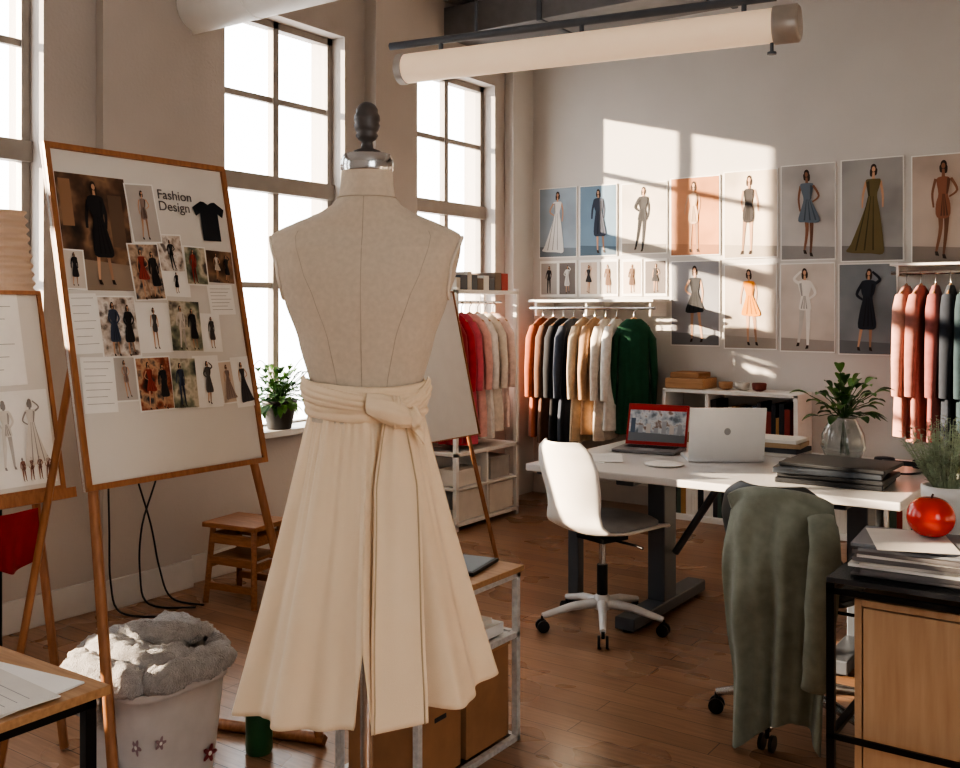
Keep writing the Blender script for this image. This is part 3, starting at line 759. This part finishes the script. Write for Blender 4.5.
def laptop(name,x,y,rz,screen,body,bezel,ang=18,W=0.33,D=0.225,H=0.225):
    b=MB(); b.M=T(x,y,0.751,rz)
    b.box((0,0,0.009),(W,D,0.014),body)
    b.poly([(-W*0.42,-D*0.02,0.0165),(W*0.42,-D*0.02,0.0165),(W*0.42,D*0.40,0.0165),(-W*0.42,D*0.40,0.0165)],ink)
    for r in range(5):
        for c in range(12):
            kx0=-W*0.41+c*W*0.068; ky=D*0.0+r*D*0.078
            b.box((kx0+0.010,ky+0.008,0.0175),(0.018,0.014,0.002),black_pl)
    b.poly([(-0.045,-D*0.42,0.0165),(0.045,-D*0.42,0.0165),(0.045,-D*0.1,0.0165),(-0.045,-D*0.1,0.0165)],pm((160,160,162)))
    a=math.radians(ang)
    S=b.M@Matrix.Translation((0,D/2,0.014))@Matrix.Rotation(-a,4,'X')
    old=b.M; b.M=S
    b.box((0,0.004,H/2),(W,0.008,H),body)
    b.box((0,-0.0008,H/2),(W,0.002,H),bezel)
    y_=-0.0025
    w=W/2-0.012
    b.poly([(-w,y_,0.02),(w,y_,0.02),(w,y_,H-0.012),(-w,y_,H-0.012)],screen)
    if name=='red_laptop':
        def F(a_,c_,o): return (a_,y_-0.0006-o*0.3,c_)
        b.poly([F(-w,0.02,0),F(w,0.02,0),F(w,0.06,0),F(-w,0.07,0)],pm((120,124,130)))
        for q in range(7):
            xx=-w+0.01+q*0.043; hh=random.uniform(0.03,0.085)
            b.poly([F(xx,0.065,0.001),F(xx+0.025,0.065,0.001),F(xx+0.025,0.065+hh,0.001),F(xx,0.065+hh,0.001)],pm(random.choice([(150,80,70),(206,200,196),(90,104,124),(170,172,180)])))
        b.poly([F(-w,H-0.035,0),F(w,H-0.035,0),F(w,H-0.012,0),F(-w,H-0.012,0)],mat('screen_red',(180,40,36),0.4))
    if name!='red_laptop':
        R=[(0.016*cos(2*pi*k/16),0.0092,H*0.55+0.018*sin(2*pi*k/16)) for k in range(16)]
        b.poly(R,pm((160,160,162)))
    b.M=old
    return b.build(name,bevel=0.002)
scr=photo_mat('screen_photo',[(110,120,130),(170,178,188),(210,212,214),(140,120,112)],26)
laptop('red_laptop',-2.28,4.80,math.radians(8),scr,mat('grey_shell',(120,116,118),0.4),mat('red_bezel',(166,36,34),0.4),W=0.335)
laptop('silver_laptop',-1.87,4.76,math.radians(213),mat('screen_dark',(20,22,26),0.2),mat('aluminium',(228,228,228),0.35,0.2,var=0.02),black_pl,ang=12,W=0.365,H=0.262)
b=MB(); b.lathe([(0.0,0.751),(0.075,0.751),(0.095,0.755),(0.097,0.757),(0.073,0.754),(0.0,0.753)],(-2.02,4.42,0),paper,32,cap=False); b.build('white_plate')
b=MB()
for k,(dx,dy,r) in enumerate([(0,0,0.1),(0.03,0.02,0.5)]):
    b.box((-2.40+dx,4.42+dy,0.752+k*0.0015),(0.21,0.28,0.001),paper,r)
b.build('paper_sheets')
b=MB()
zz=0.751
for k in range(4):
    h=random.uniform(0.016,0.026); b.box((-1.70+random.uniform(-0.01,0.01),5.08,zz+h/2),(0.28,0.20,h-0.001),pm([(206,200,192),(60,62,68),(178,150,120),(222,218,212)][k]),random.uniform(-0.1,0.1)); zz+=h
b.build('book_stack',bevel=0.002)
def leaf(b,p,d,L,W,m,droop=0.3,n=6):
    p=Vector(p); d=Vector(d).normalized(); s=d.cross(Vector((0,0,1)))
    if s.length<0.05: s=Vector((1,0,0))
    s.normalize(); vs=[];fs=[]
    for i in range(n+1):
        t=i/n; q=p+d*L*t+Vector((0,0,-droop*L*t*t)); w=W*sin(pi*min(0.98,t*0.93+0.05))**0.8
        vs+= [q-s*w+Vector((0,0,w*0.35)),q,q+s*w+Vector((0,0,w*0.35))]
    for i in range(n):
        a=i*3; fs+=[(a,a+1,a+4,a+3),(a+1,a+2,a+5,a+4)]
    b.add(vs,fs,m,True)
green=mat('leaf_green',(94,132,66),0.45,var=0.3,scale=20); green2=mat('leaf_green_dark',(64,98,54),0.45,var=0.3,scale=20); greyg=mat('herb_grey_green',(176,188,160),0.7,var=0.2,scale=30)
vase_g=mat('clear_vase_glass',(225,228,226),0.04,var=0.0,trans=0.85)
b=MB(); vx,vy=-1.36,5.06
b.lathe([(0.045,0.7515),(0.085,0.76),(0.105,0.82),(0.10,0.88),(0.075,0.93),(0.062,0.955),(0.068,0.968),(0.062,0.968),(0.057,0.955),(0.070,0.93),(0.095,0.88),(0.100,0.82),(0.081,0.766),(0.04,0.758)],(vx,vy,0),vase_g,40)
for k in range(60):
    a=random.uniform(0,2*pi); el=random.uniform(0.1,1.35); L=random.uniform(0.07,0.12)
    st=Vector((vx,vy,0.95)); tip=st+Vector((cos(a)*cos(el)*0.75,sin(a)*cos(el)*0.75,sin(el)))*random.uniform(0.08,0.26)
    a2=random.uniform(0,2*pi)
    b.tube([Vector((vx+0.03*cos(a2),vy+0.03*sin(a2),0.78)) if k<16 else st-Vector((0,0,0.01)),st,(st+tip)/2+Vector((0,0,0.02)),tip],0.002,green2,5)
    leaf(b,tip,(cos(a)*cos(el),sin(a)*cos(el),sin(el)+0.1),L,0.025,green if k%2 else green2,0.5)
b.build('plant_in_glass_vase')
b=MB(); zz=0.751
for k in range(4):
    h=[0.022,0.02,0.026,0.018][k]
    b.box((-1.22+[0,0.01,-0.015,0.02][k],4.42+[0,0.01,0,0.015][k],zz+h/2),(0.44,0.31,h-0.001),mat('folder_black',(34,36,40),0.5) if k!=2 else mat('folder_grey',(70,76,84),0.5),[0.05,0.0,0.12,-0.03][k]); zz+=h
b.build('folder_stack',bevel=0.004)
b=MB()
hp=mat('headphone_black',(40,44,52),0.5)
hx=-1.06
pts=[(hx+0.085*cos(a),4.95-0.075*sin(a),0.775+0.012*sin(a)) for a in [pi*i/12 for i in range(13)]]
b.tube(pts,0.012,hp,10)
for s in(-1,1):
    b.lathe([(0.02,-0.02),(0.045,-0.016),(0.05,0),(0.045,0.018),(0.02,0.022)],(hx+s*0.085,4.97,0.775),hp,20)
b.tube(smo([(-1.14,4.9,0.757),(-1.08,4.78,0.757),(-1.00,4.76,0.757),(-0.95,4.86,0.757),(-0.97,5.0,0.757)],5),0.005,hp,8)
b.build('headphones')

# ------------------------------------------------------------------ swivel chairs
def chair(name,x,y,rz,shellm,padm,basem,a0=0.3,rb=0.29):
    root=group(name); root.location=(x,y,0); root.rotation_euler=(0,0,rz)
    b=MB()
    for k in range(5):
        a=2*pi*k/5+a0; e=Vector((rb*cos(a),rb*sin(a),0.075))
        b.tube([(0.03*cos(a),0.03*sin(a),0.12),(0.15*cos(a),0.15*sin(a),0.11),e],[0.024,0.019,0.014],basem,10)
        b.cyl(e,e-Vector((0,0,0.03)),0.008,black_pl,8)
        for s in(-1,1):
            c=e+Vector((-sin(a),cos(a),0))*0.012*s; c.z=0.029
            b.cyl(c,c+Vector((-sin(a),cos(a),0))*0.012*s,0.028,black_pl,16)
    b.lathe([(0.035,0.09),(0.04,0.10),(0.04,0.15),(0.028,0.16)],(0,0,0),basem,20)
    b.cyl((0,0,0.14),(0,0,0.30),0.025,black_pl,16); b.cyl((0,0,0.28),(0,0,0.435),0.016,chrome,16)
    b.box((0,0,0.43),(0.18,0.16,0.02),black_metal)
    b.tube([(0.06,0,0.425),(0.20,0.02,0.42),(0.24,0.02,0.415)],0.006,black_metal,8)
    b.build('base',parent=root)
    b=MB()
    prof=[(0.25,0.455,0.20),(0.22,0.47,0.225),(0.10,0.468,0.235),(-0.05,0.462,0.23),(-0.15,0.47,0.215),(-0.205,0.51,0.19),(-0.235,0.58,0.175),(-0.26,0.68,0.19),(-0.285,0.78,0.20),(-0.305,0.86,0.175),(-0.312,0.90,0.11)]
    def sf(u,v):
        q=v*(len(prof)-1); i=min(int(q),len(prof)-2); t=q-i
        p=[prof[i][j]*(1-t)+prof[i+1][j]*t for j in range(3)]
        s=u*2-1
        back=max(0,min(1,(v-0.4)/0.25))
        return Vector((p[2]*s,p[0]+back*0.07*s*s,p[1]+(1-back)*0.025*s*s))
    b.grid(sf,16,30,shellm)
    b.build('shell',parent=root,solid=0.014,sub=1)
    b=MB()
    def pad(u,v):
        a=2*pi*u; q=v
        r=[0.0,0.9,1.0,1.0,0.9,0.0][min(5,int(q*5.001))]
        z=[0.478,0.478,0.488,0.505,0.518,0.522][min(5,int(q*5.001))]
        ca,sa=cos(a),sin(a)
        return Vector((0.205*r*math.copysign(abs(ca)**0.6,ca),0.04+0.20*r*math.copysign(abs(sa)**0.6,sa),z))
    b.grid(pad,32,5,padm,True)
    b.build('cushion',parent=root)
    return root
chair('swivel_chair',-2.22,4.17,math.radians(-18),white_pl,mat('pad_grey',(150,148,146),0.8),mat('chair_base_white',(206,204,202),0.3),0.5)
ch2=chair('swivel_chair',-1.13,3.62,math.radians(-3),mat('shell_dark',(70,72,70),0.5),mat('pad_dark',(60,62,60),0.8),mat('chair_base_silver',(190,190,190),0.25,0.8),math.radians(198),0.29)
b=MB()
coat=cm('coat_sage',(136,140,127))
def cf(u,v):
    s=u*2-1
    if v<0.18:
        t=v/0.18; y=-0.20-0.10*t; z=0.65+0.225*t; w=0.15+0.02*t
        y+=0.07*s*s*(1-t*0.3)
    elif v<0.26:
        t=(v-0.18)/0.08; y=-0.30-0.05*t; z=0.885+0.012*sin(pi*t); w=0.165+0.02*t; y+=0.05*s*s
    else:
        t=(v-0.26)/0.74; y=-0.355-0.030*sin(pi*min(1,t*1.6)); z=0.885-0.79*t-0.03*s*s*(1-t)*1.5; w=0.185+0.020*sin(pi*min(1,t*1.4))-0.030*t
        z+=0.05*sin(s*2.3+0.6)*t
        y+=0.09*s*s*(1-t)+ (0.026*sin(s*7+1.3+t*2.5)+0.012*sin(s*15+t*4))*min(1,t*2)
        y+=0.012*sin(t*16+s*5)*(1-t)
    return Vector((w*s+0.042+0.02*max(0,v-0.3),y,z-0.04*abs(s)**3*(1 if v>0.1 else 0)))
b.grid(cf,70,80,coat)
b.tube(smo([(0.205,-0.36,0.83),(0.232,-0.395,0.74),(0.228,-0.42,0.55),(0.22,-0.43,0.38),(0.21,-0.43,0.30)],4),[0.040]*2+[0.046]*3+[0.05]*4+[0.045]*4+[0.04]*4,coat,14,flat=0.7)
o=b.build('coat',parent=ch2,solid=0.006)

# ------------------------------------------------------------------ right side table
b=MB()
tx0,tx1,ty0,ty1=-0.81,0.35,2.84,3.52
b.box2((tx0,ty0,0.735),(tx1,ty1,0.75),mat('smoked_top',(54,56,60),0.15,var=0.05))
e=0.022
for xx in(tx0,tx1-e):
    for yy in(ty0,ty1-e): b.box2((xx,yy,0),(xx+e,yy+e,0.735),black_metal)
for zz in(0.705,0.30):
    b.box2((tx0,ty0,zz),(tx1,ty0+e*0.6,zz+0.016),black_metal); b.box2((tx0,ty1-e,zz),(tx1,ty1,zz+0.016),black_metal)
    b.box2((tx0,ty0,zz),(tx0+e,ty1,zz+0.016),black_metal); b.box2((tx1-e,ty0,zz),(tx1,ty1,zz+0.016),black_metal)
b.build('side_table',bevel=0.002)
b=MB()
cx0,cx1,cy0,cy1=-0.745,-0.02,2.885,3.46
b.box2((cx0,cy0,0.0),(cx0+0.02,cy1,0.69),ply); b.box2((cx1-0.02,cy0,0),(cx1,cy1,0.69),ply)
b.box2((cx0+0.02,cy0,0.67),(cx1-0.02,cy1,0.69),ply); b.box2((cx0+0.02,cy0+0.02,0.0),(cx1-0.02,cy1,0.02),ply)
b.box2((cx0+0.024,cy0-0.002,0.02),((cx0+cx1)/2-0.003,cy0+0.016,0.667),ply); b.box2(((cx0+cx1)/2+0.003,cy0-0.002,0.02),(cx1-0.024,cy0+0.016,0.667),ply)
b.box2((cx0+0.02,cy1-0.01,0.02),(cx1-0.02,cy1,0.67),ply)
b.build('plywood_cabinet',bevel=0.002)
b=MB(); zz=0.751
for k in range(10):
    h=random.uniform(0.007,0.013)
    b.box((-0.585+random.uniform(-0.012,0.012),3.02+random.uniform(-0.012,0.012),zz+h/2),(0.34,0.255,h-0.0008),pm(random.choice([(222,218,212),(200,194,186),(130,132,136),(206,200,194),(110,106,106)])),random.uniform(-0.12,0.12)+0.1); zz+=h
b.box((-0.62,3.0,zz+0.001),(0.21,0.28,0.001),paper2,0.35)
STK=zz+0.002
b.build('magazine_stack')
b=MB()
apple=mat('apple_red',(200,50,36),0.25,var=0.15,scale=8,coat=0.5)
R=0.064
def ap(d): return 1-0.16*max(0,d.z)**10-0.10*max(0,-d.z)**10
ax,ay=-0.583,3.075
b.sphere((ax,ay,STK+R*0.90),R,apple,(1.02,1.02,0.95),36,24,ap)
b.tube([(ax,ay,STK+R*1.55),(ax+0.003,ay,STK+R*1.8),(ax+0.006,ay+0.002,STK+R*1.92)],0.003,hair,6)
b.build('red_apple')
b=MB(); px_,py_=-0.60,3.40
b.lathe([(0.045,0.751),(0.052,0.755),(0.068,0.90),(0.073,0.91),(0.073,0.945),(0.062,0.945),(0.060,0.92)],(px_,py_,0),mat('white_pot',(222,220,216),0.3,var=0.02),32)
b.lathe([(0.0,0.925),(0.061,0.925)],(px_,py_,0),mat('soil',(50,38,30),0.9),24,cap=False)
for k in range(150):
    a=random.uniform(0,2*pi); el=random.uniform(0.75,1.55); r=random.uniform(0.12,0.22)
    st=Vector((px_+0.03*cos(a),py_+0.03*sin(a),0.925)); tip=st+Vector((cos(a)*cos(el)*r*0.8,sin(a)*cos(el)*r*0.8,sin(el)*r*1.05))
    b.tube([st,(st+tip)/2,tip],0.0010,greyg,4,cap=False)
    for q in range(7):
        pp=st.lerp(tip,0.35+q*0.11); a2=random.uniform(0,6.28)
        leaf(b,pp,(cos(a2),sin(a2),0.6),0.020,0.005,greyg,0.2,2)
b.build('potted_herb')

# ------------------------------------------------------------------ storage cart by dress form
b=MB()
qx0,qx1,qy0,qy1=-2.22,-1.88,2.36,2.93
wm=mat('cart_white_metal',(206,204,202),0.4,0.2,var=0.15,scale=60)
e=0.022
for xx in(qx0,qx1-e):
    for yy in(qy0,qy1-e): b.box2((xx,yy,0),(xx+e,yy+e,0.585),wm)
for zz in(0.0,0.36,0.565):
    b.box2((qx0,qy0,zz),(qx1,qy0+e,zz+0.02),wm); b.box2((qx0,qy1-e,zz),(qx1,qy1,zz+0.02),wm)
    b.box2((qx0,qy0,zz),(qx0+e,qy1,zz+0.02),wm); b.box2((qx1-e,qy0,zz),(qx1,qy1,zz+0.02),wm)
b.box2((qx0+e,qy0+e,0.36),(qx1-e,qy1-e,0.374),wm)
b.box2((qx0-0.01,qy0-0.01,0.586),(qx1+0.01,qy1+0.01,0.606),oak)
b.build('storage_cart',bevel=0.002)
b=MB()
b.box2((qx0+0.03,qy0+0.03,0.021),(qx1-0.03,qy0+0.26,0.33),cardb); b.box2((qx0+0.03,qy0+0.29,0.021),(qx1-0.03,qy1-0.03,0.34),cardb)
b.box2((qx1-0.032,qy0+0.12,0.20),(qx1-0.028,qy0+0.18,0.215),ink); b.box2((qx0+0.026,qy0+0.28,0.335),(qx1-0.025,qy1-0.025,0.345),mat('card_lid',(178,134,94),0.8))
b.build('cardboard_boxes',bevel=0.003)
b=MB(); b.box2((qx0+0.04,qy0+0.1,0.381),(qx1-0.03,qy1-0.06,0.42),paper); b.box2((qx0+0.05,qy0+0.12,0.421),(qx1-0.05,qy1-0.1,0.44),paper2); b.build('paper_ream',bevel=0.002)
b=MB(); b.box((-2.03,2.80,0.613),(0.17,0.22,0.012),black_pl,0.2); b.box((-2.03,2.80,0.6202),(0.15,0.2,0.002),pm((140,146,150)),0.2); b.build('tablet',bevel=0.002)

# ------------------------------------------------------------------ bottom left table
b=MB()
lx0,lx1,ly0,ly1=-2.66,-1.86,0.45,1.29
b.box2((lx0,ly0,0.68),(lx1,ly1,0.70),oak)
for xx in(lx0+0.02,lx1-0.045):
    for yy in(ly0+0.02,ly1-0.045): b.box2((xx,yy,0),(xx+0.025,yy+0.025,0.68),black_metal)
for zz in(0.655,0.16):
    b.box2((lx0+0.02,ly1-0.045,zz),(lx1-0.02,ly1-0.02,zz+0.022),black_metal); b.box2((lx1-0.045,ly0+0.02,zz),(lx1-0.02,ly1-0.02,zz+0.022),black_metal)
    b.box2((lx0+0.02,ly0+0.02,zz),(lx1-0.02,ly0+0.045,zz+0.022),black_metal); b.box2((lx0+0.02,ly0+0.02,zz),(lx0+0.045,ly1-0.02,zz+0.022),black_metal)
b.build('work_table',bevel=0.002)
b=MB()
b.box((-2.05,1.10,0.7025),(0.32,0.28,0.004),paper,0.14); b.box((-2.03,1.06,0.7065),(0.30,0.26,0.003),paper2,-0.05)
for q in range(8):
    b.box((-2.03,0.96+q*0.026,0.7084),(0.24,0.0015,0.0004),ink2,-0.05)
b.build('paper_sheets')
b=MB()
b.M=T(-2.43,1.10,0.703,0.0)
b.grid(lambda u,v: Vector(((u-0.5)*0.34,(v-0.5)*0.27,0.006+0.022*abs(sin(2*pi*u))**0.6)),24,4,paper)
b.box((0,0,0.0),(0.36,0.28,0.004),ink)
b.build('open_notebook',solid=0.002)
b=MB()
b.cyl((-2.25,0.95,0.07),(-2.0,1.2,0.07),0.065,paper,24); b.cyl((-2.15,0.83,0.055),(-1.95,1.05,0.055),0.05,paper2,24)
b.build('fabric_rolls')
b=MB(); b.box2((-2.58,0.7,0.0),(-2.30,1.15,0.30),paper2); b.box2((-2.60,0.69,0.301),(-2.29,1.16,0.33),white_pl); b.build('storage_box',bevel=0.01)

# ------------------------------------------------------------------ storage bin and fluffy blanket
BX,BY=-2.67,2.00
b=MB()
binm=mat('bin_plastic',(208,204,202),0.4,var=0.08,scale=8)
fl=mat('flower_red',(138,66,70),0.5); fl2=mat('flower_mauve',(160,138,144),0.5)
def sq(a,r,e=0.45):
    return Vector((r*math.copysign(abs(cos(a))**e,cos(a)),r*math.copysign(abs(sin(a))**e,sin(a)),0))
def binf(u,v):
    prof=[(0.150,0.0),(0.155,0.02),(0.172,0.20),(0.182,0.325),(0.190,0.33),(0.190,0.355),(0.182,0.357),(0.176,0.33)]
    q=v*(len(prof)-1); i=min(int(q),len(prof)-2); t=q-i
    r=prof[i][0]*(1-t)+prof[i+1][0]*t; z=prof[i][1]*(1-t)+prof[i+1][1]*t
    p=sq(2*pi*u,r); p.z=z; return p
b.grid(binf,64,21,binm,True)
b.add([sq(2*pi*k/64,0.15)+Vector((0,0,0.002)) for k in range(64)],[list(range(64))],binm)
for (a,z,r,m) in [(0.25,0.10,0.030,fl),(-0.30,0.2,0.022,fl2),(-0.6,0.09,0.026,fl),(-0.9,0.20,0.026,fl2),(-1.5,0.12,0.040,fl),(-1.80,0.22,0.022,fl2),(-1.2,0.06,0.02,fl2)]:
    base=sq(a,0.155+0.03*z/0.33+0.0035); nrm=Vector((1,0,0)) if abs(base.x)>abs(base.y) else Vector((0,-1,0))
    tg=Vector((0,0,1)).cross(nrm)
    base.z=z
    pts=[]
    for k in range(30):
        q=2*pi*k/30; rr=r*(0.72+0.28*cos(5*q)); pts.append(base+tg*rr*cos(q)+Vector((0,0,1))*rr*sin(q)+nrm*0.004)
    b.poly(pts,m)
    b.poly([base+tg*r*0.25*cos(2*pi*k/10)+Vector((0,0,1))*r*0.25*sin(2*pi*k/10)+nrm*0.006 for k in range(10)],paper)
b.build('floral_storage_bin',loc=(BX,BY,0))
b=MB()
fluff=mat('fluffy_wool',(180,177,176),0.98,var=0.14,scale=60,bump=0.9,bscale=240,sheen=0.7)
def fold_roll(path,r,flat=0.75,seed=0.0):
    q=[Vector(p) for p in smo(path,10)]; N=len(q)
    n=36
    def f(u,v):
        i=min(N-1,int(round(v*(N-1)))); p=q[i]
        t=(q[min(N-1,i+1)]-q[max(0,i-1)]).normalized()
        s=t.cross(Vector((0,0,1))).normalized(); w=s.cross(t)
        e=min(1,math.sqrt(max(0.0,1-abs(v*2-1)**6))+0.02)
        a=2*pi*u
        d=(s*cos(a)+w*sin(a)*flat)
        pp=p+d*r*e
        k=0.014*noise.noise(pp*22+Vector((seed,0,0)))+0.010*noise.noise(pp*70)+0.009*noise.noise(pp*150)
        return pp+d*k
    b.grid(f,n,N-1,fluff,True)
fold_roll([(-0.16,-0.16,0.39),(-0.05,-0.19,0.40),(0.08,-0.18,0.395),(0.16,-0.14,0.39)],0.060,0.8,1)
fold_roll([(0.17,-0.16,0.39),(0.18,-0.03,0.40),(0.175,0.09,0.395),(0.14,0.16,0.39)],0.056,0.85,2)
fold_roll([(-0.17,-0.13,0.39),(-0.19,0.0,0.40),(-0.17,0.15,0.39)],0.055,0.9,3)
fold_roll([(-0.16,0.17,0.39),(0.0,0.18,0.40),(0.14,0.16,0.39)],0.055,0.9,4)
fold_roll([(-0.15,-0.10,0.43),(-0.02,-0.12,0.445),(0.12,-0.09,0.435),(0.14,0.02,0.435)],0.056,0.75,5)
fold_roll([(-0.13,0.03,0.44),(0.0,0.0,0.455),(0.11,0.05,0.445)],0.060,0.75,6)
fold_roll([(-0.12,0.12,0.44),(0.0,0.11,0.455),(0.11,0.12,0.44)],0.056,0.8,7)
fold_roll([(-0.08,-0.05,0.475),(0.02,-0.03,0.488),(0.08,0.06,0.478),(0.01,0.11,0.475)],0.042,0.75,8)
def flap(u,v):
    x=-0.14+0.20*u; y=-0.20-0.022*sin(pi*v)-0.012; z=0.42-0.17*v+0.02*sin(u*7)
    p=Vector((x+0.02*sin(v*4),y+0.014*sin(u*11+v*2),z)); return p+Vector((0,-1,0))*(0.008*noise.noise(p*60))
b.grid(flap,40,30,fluff)
b.build('fluffy_blanket',loc=(BX,BY,0.0))
b=MB()
b.lathe([(0.04,0),(0.045,0.01),(0.045,0.20),(0.02,0.24),(0.018,0.27),(0.02,0.28)],(-2.55,2.34,0),mat('bottle_green',(48,90,58),0.35),24); b.build('green_bottle')

# ------------------------------------------------------------------ wooden step stool
b=MB(); b.M=T(-3.93,3.52,0,0.15)
st=wood('stool_wood',(136,90,58),(164,114,76),0.45,axis=0)
b.box((0,0,0.40),(0.34,0.28,0.025),st)
for s in(-1,1):
    for q in(-1,1): b.tube([(s*0.13,q*0.10,0.39),(s*0.155,q*0.13,0.004)],0.020,st,4)
    b.box((s*0.142,0,0.20),(0.02,0.22,0.04),st); b.box((s*0.135,0,0.33),(0.02,0.20,0.05),st)
for q in(-1,1): b.box((0,q*0.113,0.22),(0.27,0.02,0.04),st); b.box((0,q*0.107,0.33),(0.25,0.02,0.05),st); b.box((0,q*0.12,0.09),(0.28,0.02,0.035),st)
b.box((0,0,0.235),(0.26,0.22,0.015),st)
b.build('wooden_step_stool',bevel=0.003)
b=MB(); sx_,sy_=-4.37,4.17
b.lathe([(0.065,0.786),(0.07,0.79),(0.10,0.93),(0.105,0.94),(0.105,0.955),(0.095,0.955),(0.093,0.93)],(sx_,sy_,0),mat('dark_pot',(62,60,60),0.5),28)
for k in range(150):
    a=random.uniform(0,2*pi); el=random.uniform(-0.35,1.3); r=random.uniform(0.06,0.22)
    s0=Vector((sx_,sy_,0.95)); tip=s0+Vector((cos(a)*cos(el),sin(a)*cos(el),sin(el)))*r
    if tip.x<-4.46: tip.x=-4.46
    b.tube([s0,(s0+tip)/2+Vector((0,0,0.02)),tip],0.0018,green2,4,cap=False)
    leaf(b,tip,(abs(cos(a))*cos(el)*0.8,sin(a)*cos(el),sin(el)),random.uniform(0.05,0.09),0.020,green if k%3 else green2,0.5,4)
for s in(-0.4,0.3):
    b.tube(smo([(sx_,sy_,0.95),(sx_+0.03,sy_+s*0.25,1.12),(sx_+0.05,sy_+s*0.5,1.2),(sx_+0.06,sy_+s*0.7,1.14)],5),0.002,green2,5)
b.build('potted_plant')
b=MB()
for k,(y,dy) in enumerate([(2.98,0.0),(3.10,0.12),(3.22,-0.05)]):
    P_=[(XL+0.09,y,0.95),(XL+0.10,y+0.03*k,0.7),(XL+0.11,y+dy,0.4),(XL+0.12,y+dy*1.4,0.16),(XL+0.2,y+dy*1.5,0.02),(XL+0.4,y+dy+0.1,0.008)]
    b.tube(smo(P_,6),0.005,black_pl,6)
b.box2((XL+0.061,2.93+0.06,0.93),(XL+0.10,3.30,1.0),white_pl)
b.build('power_cables')

# ------------------------------------------------------------------ light
w=bpy.data.worlds.new('sky'); scene.world=w; w.use_nodes=True
nt=w.node_tree; bg=nt.nodes['Background']
tc=nt.nodes.new('ShaderNodeTexCoord'); sp=nt.nodes.new('ShaderNodeSeparateXYZ'); cr=nt.nodes.new('ShaderNodeValToRGB')
nt.links.new(tc.outputs['Generated'],sp.inputs[0]); nt.links.new(sp.outputs['Z'],cr.inputs['Fac'])
cr.color_ramp.elements[0].position=0.0; cr.color_ramp.elements[0].color=(0.86,0.85,0.84,1)
cr.color_ramp.elements[1].position=0.4; cr.color_ramp.elements[1].color=(0.90,0.96,1.0,1)
nt.links.new(cr.outputs['Color'],bg.inputs['Color']); bg.inputs['Strength'].default_value=5.2
sd=bpy.data.lights.new('sun','SUN'); sd.energy=19; sd.angle=math.radians(0.9); sd.color=(1.0,0.81,0.60)
so=bpy.data.objects.new('sun',sd); scene.collection.objects.link(so)
so.rotation_euler=Vector((1.66,1.0,-0.43)).to_track_quat('-Z','Y').to_euler()
so.location=(-8,-2,6)

# ------------------------------------------------------------------ camera
cd=bpy.data.cameras.new('camera'); cd.sensor_width=36; cd.lens=37.5; cd.shift_y=-76/960.0; cd.clip_start=0.05
co=bpy.data.objects.new('camera',cd); scene.collection.objects.link(co)
co.location=(0,0,1.5); co.rotation_euler=(pi/2,0,math.radians(35))
scene.camera=co
scene.view_settings.view_transform='AgX'
scene.view_settings.look='AgX - High Contrast'
scene.view_settings.exposure=0.25
